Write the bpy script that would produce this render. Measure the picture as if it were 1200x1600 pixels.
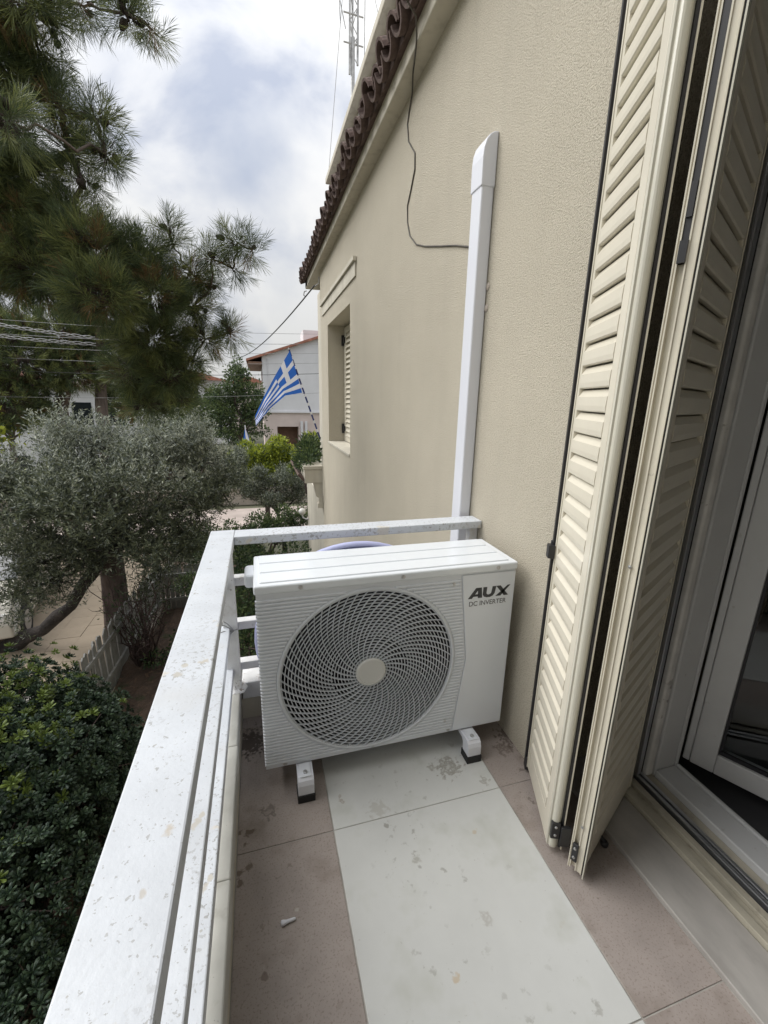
import bpy, math, random
import numpy as np
from mathutils import Matrix, Vector

for o in list(bpy.data.objects):
    bpy.data.objects.remove(o)
scn = bpy.context.scene
col = scn.collection
rng = np.random.default_rng(7)
random.seed(7)
R_ = math.radians

# ------------------------------------------------------------------ camera
cam_d = bpy.data.cameras.new('camera')
cam = bpy.data.objects.new('camera', cam_d)
col.objects.link(cam)
cam_d.sensor_fit = 'VERTICAL'
cam_d.sensor_height = 24.0
cam_d.sensor_width = 18.0
cam_d.lens = 663.4 / 1600 * 24.0
cam_d.clip_start = 0.02
cam_d.clip_end = 3000
yaw, pit, rol = 0.28638, 0.26078, 0.02117
F = Vector((math.sin(yaw) * math.cos(pit), math.cos(yaw) * math.cos(pit), -math.sin(pit)))
rt = Vector((math.cos(yaw), -math.sin(yaw), 0))
up = rt.cross(F)
RR = rt * math.cos(rol) + up * math.sin(rol)
UU = -rt * math.sin(rol) + up * math.cos(rol)
M = Matrix.Identity(4)
for i in range(3):
    M[i][0], M[i][1], M[i][2] = RR[i], UU[i], -F[i]
M[2][3] = 1.35
cam.matrix_world = M
scn.camera = cam

# ------------------------------------------------------------------ world: Nishita sky under broken overcast
SUN_DIR = Vector((-0.62, 0.30, 0.72)).normalized()
world = bpy.data.worlds.new('World')
scn.world = world
world.use_nodes = True
wt = world.node_tree
wt.nodes.clear()


def wn(t, **kw):
    n = wt.nodes.new(t)
    for k, v in kw.items():
        setattr(n, k, v)
    return n


out = wn('ShaderNodeOutputWorld')
bg = wn('ShaderNodeBackground')
bg.inputs['Strength'].default_value = 0.1
sky = wn('ShaderNodeTexSky', sky_type='NISHITA')
sky.sun_disc = False
sky.sun_elevation = math.asin(SUN_DIR.z)
sky.sun_rotation = math.atan2(SUN_DIR.x, SUN_DIR.y)
tc = wn('ShaderNodeTexCoord')
mp = wn('ShaderNodeMapping')
mp.inputs['Scale'].default_value = (1.0, 1.0, 1.7)
mp.inputs['Location'].default_value = (0.35, 0.1, 0.0)
wt.links.new(tc.outputs['Generated'], mp.inputs['Vector'])
n1 = wn('ShaderNodeTexNoise')
n1.inputs['Scale'].default_value = 3.3
n1.inputs['Detail'].default_value = 7
n1.inputs['Roughness'].default_value = 0.52
n1.inputs['Distortion'].default_value = 0.35
wt.links.new(mp.outputs['Vector'], n1.inputs['Vector'])
ramp = wn('ShaderNodeValToRGB')
ramp.color_ramp.elements[0].position = 0.37
ramp.color_ramp.elements[0].color = (4.9, 5.3, 6.3, 1)
ramp.color_ramp.elements[1].position = 0.58
ramp.color_ramp.elements[1].color = (9.0, 8.95, 8.8, 1)
e = ramp.color_ramp.elements.new(0.47)
e.color = (7.4, 7.55, 7.9, 1)
wt.links.new(n1.outputs['Fac'], ramp.inputs['Fac'])
# a darker blue-grey bank of cloud ahead
n2 = wn('ShaderNodeTexNoise')
n2.inputs['Scale'].default_value = 4.0
n2.inputs['Detail'].default_value = 5
wt.links.new(tc.outputs['Generated'], n2.inputs['Vector'])
vs = wn('ShaderNodeVectorMath', operation='SUBTRACT')
vs.inputs[1].default_value = (0.005, 0.925, 0.375)
wt.links.new(tc.outputs['Generated'], vs.inputs[0])
msc = wn('ShaderNodeVectorMath', operation='MULTIPLY')
msc.inputs[1].default_value = (1.15, 0.35, 1.0)
wt.links.new(vs.outputs[0], msc.inputs[0])
ln = wn('ShaderNodeVectorMath', operation='LENGTH')
wt.links.new(msc.outputs[0], ln.inputs[0])
mad = wn('ShaderNodeMath', operation='MULTIPLY_ADD')
mad.inputs[1].default_value = 0.42
wt.links.new(n2.outputs['Fac'], mad.inputs[0])
wt.links.new(ln.outputs['Value'], mad.inputs[2])
mr = wn('ShaderNodeMapRange', interpolation_type='SMOOTHSTEP')
mr.inputs['From Min'].default_value = 0.22
mr.inputs['From Max'].default_value = 0.40
mr.inputs['To Min'].default_value = 0.95
mr.inputs['To Max'].default_value = 0.0
wt.links.new(mad.outputs[0], mr.inputs['Value'])
mixp = wn('ShaderNodeMix', data_type='RGBA')
mixp.inputs[7].default_value = (4.5, 5.0, 6.1, 1)
wt.links.new(mr.outputs[0], mixp.inputs[0])
wt.links.new(ramp.outputs['Color'], mixp.inputs[6])
mixs = wn('ShaderNodeMix', data_type='RGBA')
mixs.inputs[0].default_value = 0.08
wt.links.new(mixp.outputs[2], mixs.inputs[6])
wt.links.new(sky.outputs['Color'], mixs.inputs[7])
# overcast luminance rises towards the zenith: (1 + 2 sin el) / 3
sxyz = wn('ShaderNodeSeparateXYZ')
wt.links.new(tc.outputs['Generated'], sxyz.inputs[0])
cie = wn('ShaderNodeMapRange')
cie.inputs['From Min'].default_value = 0.0
cie.inputs['From Max'].default_value = 1.0
cie.inputs['To Min'].default_value = 0.52
cie.inputs['To Max'].default_value = 1.34
wt.links.new(sxyz.outputs['Z'], cie.inputs['Value'])
grad = wn('ShaderNodeVectorMath', operation='SCALE')
wt.links.new(mixs.outputs[2], grad.inputs[0])
wt.links.new(cie.outputs[0], grad.inputs['Scale'])
wt.links.new(grad.outputs[0], bg.inputs['Color'])
wt.links.new(bg.outputs[0], out.inputs['Surface'])

sun_d = bpy.data.lights.new('sun', 'SUN')
sun_d.energy = 2.2
sun_d.angle = R_(50)
sun_d.color = (1.0, 0.98, 0.95)
sun = bpy.data.objects.new('sun', sun_d)
col.objects.link(sun)
sun.rotation_euler = SUN_DIR.to_track_quat('Z', 'Y').to_euler()

scn.view_settings.view_transform = 'Standard'
scn.view_settings.look = 'None'
scn.view_settings.exposure = 0.5
scn.view_settings.gamma = 1.0
scn.view_settings.use_curve_mapping = False
scn.cycles.max_bounces = 5
scn.cycles.diffuse_bounces = 3
scn.cycles.glossy_bounces = 2
scn.cycles.transmission_bounces = 4
scn.cycles.transparent_max_bounces = 8


# ------------------------------------------------------------------ materials
def mat(name, c, rough=0.6, var=0.08, vscale=4.0, bump=0.0, bscale=80.0, bdist=0.004, metallic=0.0, spec=0.5,
        spots=None, stretch=(1, 1, 1), island=0.0, coat=0.0, trans=None, marks=None, streak=None):
    """spots: list of (scale, threshold, softness, colour, amount, maskscale)"""
    m = bpy.data.materials.new(name)
    m.use_nodes = True
    t = m.node_tree
    L = t.links.new
    b = t.nodes['Principled BSDF']
    b.inputs['Roughness'].default_value = rough
    b.inputs['Metallic'].default_value = metallic
    b.inputs['Specular IOR Level'].default_value = spec
    if coat:
        b.inputs['Coat Weight'].default_value = coat
        b.inputs['Coat Roughness'].default_value = 0.15
    co = t.nodes.new('ShaderNodeTexCoord')
    ma = t.nodes.new('ShaderNodeMapping')
    ma.inputs['Scale'].default_value = stretch
    L(co.outputs['Object'], ma.inputs['Vector'])
    V = ma.outputs['Vector']

    def noise(s, d=5, r=0.6):
        n = t.nodes.new('ShaderNodeTexNoise')
        n.inputs['Scale'].default_value = s
        n.inputs['Detail'].default_value = d
        n.inputs['Roughness'].default_value = r
        L(V, n.inputs['Vector'])
        return n.outputs['Fac']

    nz = noise(vscale)
    rp = t.nodes.new('ShaderNodeValToRGB')
    lo = [max(0, x * (1 - 2.2 * var)) for x in c]
    hi = [min(1, x * (1 + 2.2 * var)) for x in c]
    rp.color_ramp.elements[0].position = 0.28
    rp.color_ramp.elements[1].position = 0.72
    rp.color_ramp.elements[0].color = (*lo, 1)
    rp.color_ramp.elements[1].color = (*hi, 1)
    L(nz, rp.inputs['Fac'])
    cur = rp.outputs['Color']
    if island:
        g = t.nodes.new('ShaderNodeNewGeometry')
        hs = t.nodes.new('ShaderNodeHueSaturation')
        m1 = t.nodes.new('ShaderNodeMapRange')
        m1.inputs['To Min'].default_value = 1 - island
        m1.inputs['To Max'].default_value = 1 + island
        L(g.outputs['Random Per Island'], m1.inputs['Value'])
        L(m1.outputs[0], hs.inputs['Value'])
        L(cur, hs.inputs['Color'])
        cur = hs.outputs['Color']
    for (s, th, so, sc, am, ms) in (spots or []):
        f = noise(s, 4, 0.6)
        mr_ = t.nodes.new('ShaderNodeMapRange')
        mr_.inputs['From Min'].default_value = th
        mr_.inputs['From Max'].default_value = th + so
        mr_.inputs['To Max'].default_value = am
        L(f, mr_.inputs['Value'])
        fac = mr_.outputs[0]
        if ms:
            f2 = noise(ms, 3)
            m2 = t.nodes.new('ShaderNodeMapRange')
            m2.inputs['From Min'].default_value = 0.47
            m2.inputs['From Max'].default_value = 0.62
            L(f2, m2.inputs['Value'])
            mu = t.nodes.new('ShaderNodeMath')
            mu.operation = 'MULTIPLY'
            L(fac, mu.inputs[0])
            L(m2.outputs[0], mu.inputs[1])
            fac = mu.outputs[0]
        mx = t.nodes.new('ShaderNodeMix')
        mx.data_type = 'RGBA'
        L(fac, mx.inputs[0])
        L(cur, mx.inputs[6])
        mx.inputs[7].default_value = (*sc, 1)
        cur = mx.outputs[2]
    if streak:      # rain streaks running down
        sc_, col_, am_ = streak
        mp_ = t.nodes.new('ShaderNodeMapping')
        mp_.inputs['Scale'].default_value = (1, 1, 0.07)
        L(co.outputs['Object'], mp_.inputs['Vector'])
        ns2 = t.nodes.new('ShaderNodeTexNoise')
        ns2.inputs['Scale'].default_value = sc_
        ns2.inputs['Detail'].default_value = 5
        L(mp_.outputs[0], ns2.inputs['Vector'])
        m3 = t.nodes.new('ShaderNodeMapRange')
        m3.inputs['From Min'].default_value = 0.5
        m3.inputs['From Max'].default_value = 0.72
        m3.inputs['To Max'].default_value = am_
        L(ns2.outputs['Fac'], m3.inputs['Value'])
        mx = t.nodes.new('ShaderNodeMix')
        mx.data_type = 'RGBA'
        L(m3.outputs[0], mx.inputs[0])
        L(cur, mx.inputs[6])
        mx.inputs[7].default_value = (*col_, 1)
        cur = mx.outputs[2]
    if marks:       # single stains and dark patches: (x, y, radius, ring?, colour, amount)
        wv = t.nodes.new('ShaderNodeTexNoise')
        wv.inputs['Scale'].default_value = 60
        wv.inputs['Detail'].default_value = 4
        L(V, wv.inputs['Vector'])
        for (mx_, my_, rad, ringy, sc, am) in marks:
            sb_ = t.nodes.new('ShaderNodeVectorMath')
            sb_.operation = 'SUBTRACT'
            L(V, sb_.inputs[0])
            sb_.inputs[1].default_value = (mx_, my_, 0)
            ml = t.nodes.new('ShaderNodeVectorMath')
            ml.operation = 'MULTIPLY'
            ml.inputs[1].default_value = (1, 1, 0)
            L(sb_.outputs[0], ml.inputs[0])
            le = t.nodes.new('ShaderNodeVectorMath')
            le.operation = 'LENGTH'
            L(ml.outputs[0], le.inputs[0])
            ad = t.nodes.new('ShaderNodeMath')
            ad.operation = 'MULTIPLY_ADD'
            ad.inputs[1].default_value = rad * 3.2
            L(wv.outputs['Fac'], ad.inputs[0])
            L(le.outputs['Value'], ad.inputs[2])
            rr_ = t.nodes.new('ShaderNodeMapRange')
            rr_.inputs['From Min'].default_value = rad * 2.05
            rr_.inputs['From Max'].default_value = rad * 2.5
            rr_.inputs['To Min'].default_value = am
            rr_.inputs['To Max'].default_value = 0
            L(ad.outputs[0], rr_.inputs['Value'])
            fac = rr_.outputs[0]
            if ringy:
                r2 = t.nodes.new('ShaderNodeMapRange')
                r2.inputs['From Min'].default_value = rad * 1.6
                r2.inputs['From Max'].default_value = rad * 2.1
                r2.inputs['To Min'].default_value = 0.25
                r2.inputs['To Max'].default_value = 1.0
                L(ad.outputs[0], r2.inputs['Value'])
                mu = t.nodes.new('ShaderNodeMath')
                mu.operation = 'MULTIPLY'
                L(fac, mu.inputs[0])
                L(r2.outputs[0], mu.inputs[1])
                fac = mu.outputs[0]
            mx = t.nodes.new('ShaderNodeMix')
            mx.data_type = 'RGBA'
            L(fac, mx.inputs[0])
            L(cur, mx.inputs[6])
            mx.inputs[7].default_value = (*sc, 1)
            cur = mx.outputs[2]
    L(cur, b.inputs['Base Color'])
    if bump:
        bn = t.nodes.new('ShaderNodeBump')
        bn.inputs['Strength'].default_value = bump
        bn.inputs['Distance'].default_value = bdist
        L(noise(bscale, 3, 0.55), bn.inputs['Height'])
        L(bn.outputs[0], b.inputs['Normal'])
    if trans:
        tr = t.nodes.new('ShaderNodeBsdfTranslucent')
        L(cur, tr.inputs['Color'])
        ms_ = t.nodes.new('ShaderNodeMixShader')
        ms_.inputs[0].default_value = trans
        L(b.outputs[0], ms_.inputs[1])
        L(tr.outputs[0], ms_.inputs[2])
        L(ms_.outputs[0], t.nodes['Material Output'].inputs['Surface'])
    return m


def glass_mat(name, tint=(0.9, 0.95, 0.95)):
    m = bpy.data.materials.new(name)
    m.use_nodes = True
    b = m.node_tree.nodes['Principled BSDF']
    b.inputs['Base Color'].default_value = (*tint, 1)
    b.inputs['Roughness'].default_value = 0.01
    b.inputs['Transmission Weight'].default_value = 1.0
    b.inputs['IOR'].default_value = 1.45
    return m


def foliage(name, c, rough=0.55, spread=0.45, trans=0.2, spec=0.3):
    """leaf: colour varies from leaf to leaf, a little light comes through"""
    m = bpy.data.materials.new(name)
    m.use_nodes = True
    t = m.node_tree
    L = t.links.new
    b = t.nodes['Principled BSDF']
    b.inputs['Roughness'].default_value = rough
    b.inputs['Specular IOR Level'].default_value = spec
    g_ = t.nodes.new('ShaderNodeNewGeometry')
    r_ = t.nodes.new('ShaderNodeValToRGB')
    r_.color_ramp.elements[0].color = (c[0] * (1 - spread), c[1] * (1 - spread * 0.9), c[2] * (1 - spread * 0.6), 1)
    r_.color_ramp.elements[1].color = (c[0] * (1 + spread), c[1] * (1 + spread * 0.9), c[2] * (1 + spread * 0.6), 1)
    L(g_.outputs['Random Per Island'], r_.inputs['Fac'])
    L(r_.outputs['Color'], b.inputs['Base Color'])
    tr = t.nodes.new('ShaderNodeBsdfTranslucent')
    L(r_.outputs['Color'], tr.inputs['Color'])
    x = t.nodes.new('ShaderNodeMixShader')
    x.inputs[0].default_value = trans
    L(b.outputs[0], x.inputs[1])
    L(tr.outputs[0], x.inputs[2])
    L(x.outputs[0], t.nodes['Material Output'].inputs['Surface'])
    return m


MT = {}
MT['stucco'] = mat('stucco', (0.64, 0.59, 0.485), 0.9, 0.03, 1.3, 1.0, 210, 0.010, spec=0.2,
                   spots=[(0.9, 0.52, 0.25, (0.53, 0.485, 0.39), 0.25, 0), (210, 0.48, 0.12, (0.40, 0.35, 0.26), 0.65, 0)], streak=(7, (0.48, 0.44, 0.36), 0.22))
MT['smooth_render'] = mat('smooth_render', (0.57, 0.535, 0.45), 0.85, 0.05, 2.0, 0.25, 60, 0.002, spec=0.25, streak=(9, (0.40, 0.37, 0.31), 0.5))
MT['soffit'] = mat('soffit_paint', (0.58, 0.54, 0.455), 0.8, 0.04, 2.0, 0.15, 40, 0.002, spec=0.25, streak=(14, (0.38, 0.345, 0.28), 0.55))
MT['plaster_white'] = mat('plaster_white', (0.72, 0.72, 0.74), 0.85, 0.04, 0.6, spec=0.2)
MT['plaster_pink'] = mat('plaster_pink', (0.66, 0.56, 0.52), 0.85, 0.05, 0.6, spec=0.2)
MT['brown_paint'] = mat('brown_paint', (0.22, 0.13, 0.09), 0.7)
MT['tile'] = mat('terracotta', (0.12, 0.085, 0.075), 0.85, 0.22, 9, 0.5, 60, 0.003, spec=0.2, island=0.3,
                 spots=[(22, 0.55, 0.1, (0.07, 0.06, 0.05), 0.7, 4), (30, 0.62, 0.05, (0.36, 0.27, 0.22), 0.6, 3)])
MT['tile_far'] = mat('terracotta_far', (0.36, 0.16, 0.11), 0.85, 0.15, 3)
MT['rail'] = mat('white_rail_paint', (0.60, 0.63, 0.67), 0.42, 0.05, 6, 0.30, 120, 0.0015,
                 spots=[(90, 0.575, 0.02, (0.30, 0.30, 0.29), 0.8, 4.0), (34, 0.695, 0.015, (0.36, 0.35, 0.32), 0.8, 0), (130, 0.645, 0.02, (0.33, 0.33, 0.32), 0.7, 0),
                        (9, 0.66, 0.03, (0.62, 0.58, 0.50), 0.7, 0), (7, 0.58, 0.2, (0.56, 0.56, 0.545), 0.5, 0), (160, 0.60, 0.03, (0.40, 0.40, 0.38), 0.55, 2.5)],
                 marks=[(0.024, -0.84, 0.013, 0, (0.50, 0.46, 0.39), 0.85), (-0.022, -0.87, 0.011, 0, (0.48, 0.45, 0.39), 0.8), (-0.012, -0.848, 0.008, 0, (0.5, 0.47, 0.4), 0.8), (0.018, -1.196, 0.008, 0, (0.5, 0.45, 0.38), 0.85),
                        (0.006, -1.264, 0.007, 0, (0.48, 0.45, 0.4), 0.8)])
MT['rail_old'] = mat('white_rail_paint_worn', (0.74, 0.74, 0.74), 0.5, 0.07, 8, 0.35, 90, 0.002,
                     spots=[(45, 0.60, 0.03, (0.22, 0.17, 0.13), 0.8, 5), (14, 0.58, 0.15, (0.50, 0.46, 0.40), 0.6, 0)])
MT['curb'] = mat('marble_curb', (0.50, 0.495, 0.455), 0.55, 0.10, 5, 0.15, 60, 0.002,
                 spots=[(12, 0.56, 0.12, (0.30, 0.28, 0.23), 0.75, 3), (40, 0.66, 0.03, (0.10, 0.08, 0.06), 0.8, 4)])
MT['slab_light'] = mat('pale_marble', (0.595, 0.602, 0.582), 0.5, 0.04, 2.5, 0.12, 30, 0.001, spec=0.35,
                       spots=[(5, 0.54, 0.2, (0.44, 0.45, 0.40), 0.7, 0), (30, 0.61, 0.06, (0.27, 0.26, 0.23), 0.6, 3.5), (70, 0.68, 0.05, (0.34, 0.32, 0.28), 0.5, 0),
                              (8, 0.68, 0.05, (0.48, 0.42, 0.33), 0.4, 0)],
                       marks=[(0.625, 1.186, 0.055, 1, (0.25, 0.23, 0.19), 0.8), (0.564, 1.197, 0.018, 1, (0.28, 0.26, 0.22), 0.7), (0.32, 1.088, 0.040, 0, (0.42, 0.405, 0.36), 0.5), (0.208, 1.15, 0.010, 1, (0.36, 0.31, 0.26), 0.8),
                              (0.205, 1.172, 0.009, 1, (0.36, 0.31, 0.26), 0.8), (0.731, 1.097, 0.020, 1, (0.30, 0.28, 0.24), 0.7), (0.335, 1.025, 0.012, 0, (0.25, 0.24, 0.21), 0.7), (0.392, 0.902, 0.013, 0, (0.36, 0.35, 0.31), 0.7),
                              (0.521, 0.708, 0.020, 1, (0.30, 0.27, 0.23), 0.45), (0.387, 0.616, 0.012, 0, (0.50, 0.40, 0.27), 0.7), (0.604, 0.931, 0.012, 0, (0.50, 0.41, 0.28), 0.6)])
MT['slab_brown'] = mat('brown_floor_tile', (0.35, 0.305, 0.278), 0.6, 0.07, 6, 0.2, 220, 0.001, spec=0.3,
                       spots=[(190, 0.56, 0.06, (0.21, 0.16, 0.14), 0.55, 0), (6, 0.52, 0.2, (0.20, 0.165, 0.14), 0.8, 0),
                              (22, 0.64, 0.03, (0.12, 0.09, 0.07), 0.6, 4), (40, 0.68, 0.03, (0.42, 0.39, 0.35), 0.4, 0)],
                       marks=[(-0.096, 1.118, 0.017, 0, (0.12, 0.088, 0.062), 0.85), (-0.125, 1.125, 0.010, 0, (0.12, 0.088, 0.062), 0.85), (-0.107, 1.086, 0.010, 0, (0.12, 0.09, 0.065), 0.8),
                              (-0.098, 1.01, 0.015, 0, (0.14, 0.105, 0.08), 0.8), (-0.122, 1.0, 0.014, 0, (0.13, 0.095, 0.07), 0.8), (-0.117, 0.972, 0.011, 0, (0.13, 0.095, 0.07), 0.8),
                              (-0.035, 1.176, 0.032, 1, (0.12, 0.10, 0.085), 0.7), (0.031, 0.865, 0.007, 0, (0.5, 0.46, 0.42), 0.6), (0.948, 1.258, 0.07, 0, (0.10, 0.075, 0.06), 0.75),
                              (0.88, 1.21, 0.04, 1, (0.12, 0.09, 0.07), 0.7), (-0.054, 0.744, 0.010, 0, (0.16, 0.12, 0.10), 0.7), (-0.10, 1.50, 0.09, 0, (0.045, 0.035, 0.028), 0.85)])  # last mark paints the shadowed, dirty floor corner left of the unit
MT['grout'] = mat('grout', (0.36, 0.34, 0.31), 0.9, 0.15, 14, 0.3, 90, 0.002)
MT['sill'] = mat('grey_marble_sill', (0.40, 0.38, 0.355), 0.5, 0.08, 7, stretch=(1.5, 0.6, 1),
                 spots=[(9, 0.56, 0.15, (0.30, 0.28, 0.26), 0.6, 0)])
MT['ac'] = mat('ac_enamel', (0.71, 0.74, 0.785), 0.28, 0.015, 2, spec=0.5)
MT['ac_front'] = mat('ac_front_enamel', (0.70, 0.73, 0.775), 0.4, 0.015, 2, spec=0.45)
MT['ac_top'] = mat('ac_top_enamel', (0.72, 0.755, 0.79), 0.13, 0.015, 2, spec=0.5)
MT['grille'] = mat('grille_plastic', (0.60, 0.63, 0.67), 0.45, 0.02)
MT['hub'] = mat('hub_plastic', (0.60, 0.60, 0.575), 0.45, 0.02)
MT['dark_in'] = mat('dark_housing', (0.012, 0.013, 0.02), 0.7, 0.1)
MT['fan_blade'] = mat('dark_blade', (0.018, 0.02, 0.03), 0.5, 0.05)
MT['rubber'] = mat('black_rubber', (0.015, 0.015, 0.016), 0.75, 0.1)
MT['black'] = mat('black_gasket_and_gap', (0.012, 0.012, 0.016), 0.45, 0.1)
MT['black_metal'] = mat('black_metal', (0.02, 0.02, 0.022), 0.4, 0.1, spec=0.5)
MT['steel'] = mat('steel', (0.55, 0.55, 0.55), 0.35, 0.05, metallic=1.0)
MT['ink'] = mat('dark_print', (0.045, 0.047, 0.05), 0.5, 0.02)
MT['ink_thin'] = mat('thin_print', (0.10, 0.10, 0.105), 0.5, 0.02)
MT['pvc'] = mat('duct_pvc', (0.72, 0.735, 0.79), 0.35, 0.015, 1.5)
MT['cream'] = mat('cream_aluminium', (0.68, 0.637, 0.53), 0.28, 0.025, 5, spec=0.5, spots=[(3, 0.52, 0.2, (0.55, 0.51, 0.42), 0.5, 0), (60, 0.66, 0.05, (0.36, 0.33, 0.27), 0.5, 3)])
MT['cream_edge'] = mat('cream_edge_profile', (0.63, 0.61, 0.52), 0.16, 0.02, 3, spec=0.6)
MT['track'] = mat('cream_track', (0.42, 0.39, 0.315), 0.4, 0.08, 12, spots=[(20, 0.6, 0.1, (0.25, 0.22, 0.17), 0.6, 0)])
MT['alu'] = mat('aluminium', (0.55, 0.56, 0.58), 0.35, 0.05, metallic=0.9)
MT['upvc'] = mat('white_door_frame', (0.56, 0.565, 0.57), 0.4, 0.03, 3, spots=[(30, 0.66, 0.04, (0.35, 0.33, 0.30), 0.5, 3)])
MT['upvc_dirty'] = mat('white_bead_dirty', (0.58, 0.57, 0.55), 0.45, 0.08, 8, spots=[(28, 0.6, 0.06, (0.12, 0.10, 0.08), 0.8, 4)])
MT['dirt_strip'] = mat('dark_strip', (0.10, 0.085, 0.065), 0.7, 0.2, 10)
MT['glass'] = glass_mat('door_glass')
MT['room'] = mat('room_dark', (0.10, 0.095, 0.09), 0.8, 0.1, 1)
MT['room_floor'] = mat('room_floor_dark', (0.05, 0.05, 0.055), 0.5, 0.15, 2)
MT['curtain'] = mat('curtain_brown', (0.14, 0.11, 0.09), 0.9, 0.2, 6, stretch=(4, 4, 0.3))
MT['tub'] = mat('lilac_plastic', (0.52, 0.55, 0.82), 0.35, 0.02)
MT['cable'] = mat('grey_cable', (0.085, 0.075, 0.06), 0.6, 0.2, 20)
MT['wire_pale'] = mat('pale_wire', (0.30, 0.30, 0.30), 0.5, 0.1)
MT['wire_dark'] = mat('dark_wire', (0.035, 0.035, 0.035), 0.5, 0.1)
MT['galv'] = mat('galvanised', (0.45, 0.45, 0.45), 0.5, 0.2, 12, metallic=0.3)
MT['flag_blue'] = mat('flag_blue', (0.035, 0.15, 0.55), 0.8, 0.05, 3, trans=0.35)
MT['flag_white'] = mat('flag_white', (0.78, 0.78, 0.82), 0.8, 0.02, 3, trans=0.35)
MT['pole_blue'] = mat('pole_blue', (0.02, 0.035, 0.16), 0.4)
MT['pole_white'] = mat('pole_white', (0.75, 0.75, 0.78), 0.4)
MT['soil'] = mat('soil', (0.085, 0.058, 0.042), 0.95, 0.25, 2.5, 0.8, 18, 0.05,
                 spots=[(14, 0.55, 0.1, (0.16, 0.10, 0.065), 0.7, 0), (4, 0.58, 0.1, (0.035, 0.05, 0.02), 0.7, 0)])
MT['paving'] = mat('street_paving', (0.35, 0.285, 0.21), 0.85, 0.1, 1.2, 0.3, 20, 0.01,
                   spots=[(2.5, 0.55, 0.1, (0.24, 0.185, 0.13), 0.8, 0), (9, 0.58, 0.1, (0.17, 0.13, 0.09), 0.6, 1.2)])
MT['paving_pink'] = mat('street_paving_pink', (0.44, 0.37, 0.33), 0.85, 0.1, 1.2)
MT['earth'] = mat('far_ground', (0.13, 0.13, 0.085), 0.95, 0.3, 0.1)
MT['fence'] = mat('weathered_white_wood', (0.34, 0.34, 0.325), 0.75, 0.12, 6)
MT['wall_low'] = mat('low_wall', (0.40, 0.35, 0.30), 0.85, 0.12, 2)
MT['bark_pine'] = mat('bark_pine', (0.11, 0.085, 0.07), 0.95, 0.3, 8, 1.0, 25, 0.03, stretch=(1, 1, 0.3))
MT['bark_olive'] = mat('bark_olive', (0.045, 0.038, 0.034), 0.95, 0.3, 8, 1.0, 30, 0.03)
MT['bark_pale'] = mat('bark_pale', (0.12, 0.09, 0.08), 0.95, 0.3, 8, 1.0, 22, 0.04, stretch=(1, 1, 0.4))
MT['twig'] = mat('twig', (0.075, 0.05, 0.045), 0.9, 0.2, 10)
MT['needle'] = foliage('pine_needle', (0.082, 0.11, 0.048), 0.5, 0.45, 0.25)
MT['needle_young'] = foliage('pine_needle_young', (0.185, 0.21, 0.075), 0.5, 0.4, 0.25)
MT['needle_dry'] = foliage('pine_needle_dry', (0.18, 0.11, 0.05), 0.8, 0.35, 0.15)
MT['cone'] = mat('pine_cone', (0.035, 0.026, 0.02), 0.9, 0.3, 30)
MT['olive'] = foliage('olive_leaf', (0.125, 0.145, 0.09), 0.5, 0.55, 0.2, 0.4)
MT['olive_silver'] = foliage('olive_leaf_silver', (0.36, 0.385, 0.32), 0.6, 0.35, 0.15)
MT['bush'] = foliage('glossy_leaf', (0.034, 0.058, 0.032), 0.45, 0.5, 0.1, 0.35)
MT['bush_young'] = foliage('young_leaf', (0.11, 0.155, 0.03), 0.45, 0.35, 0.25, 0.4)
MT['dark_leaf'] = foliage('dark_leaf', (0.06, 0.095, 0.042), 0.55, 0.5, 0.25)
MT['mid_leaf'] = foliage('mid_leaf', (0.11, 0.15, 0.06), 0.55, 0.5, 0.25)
MT['lime_leaf'] = foliage('lime_leaf', (0.34, 0.39, 0.05), 0.55, 0.4, 0.3)
MT['car'] = mat('car_paint', (0.56, 0.53, 0.46), 0.25, 0.02, spec=0.5, coat=0.5)
MT['car_glass'] = mat('car_glass', (0.02, 0.025, 0.03), 0.08, 0.02, spec=0.7)
MT['lamp_glass'] = mat('lamp_globe', (0.75, 0.74, 0.70), 0.3, 0.02)


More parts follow.
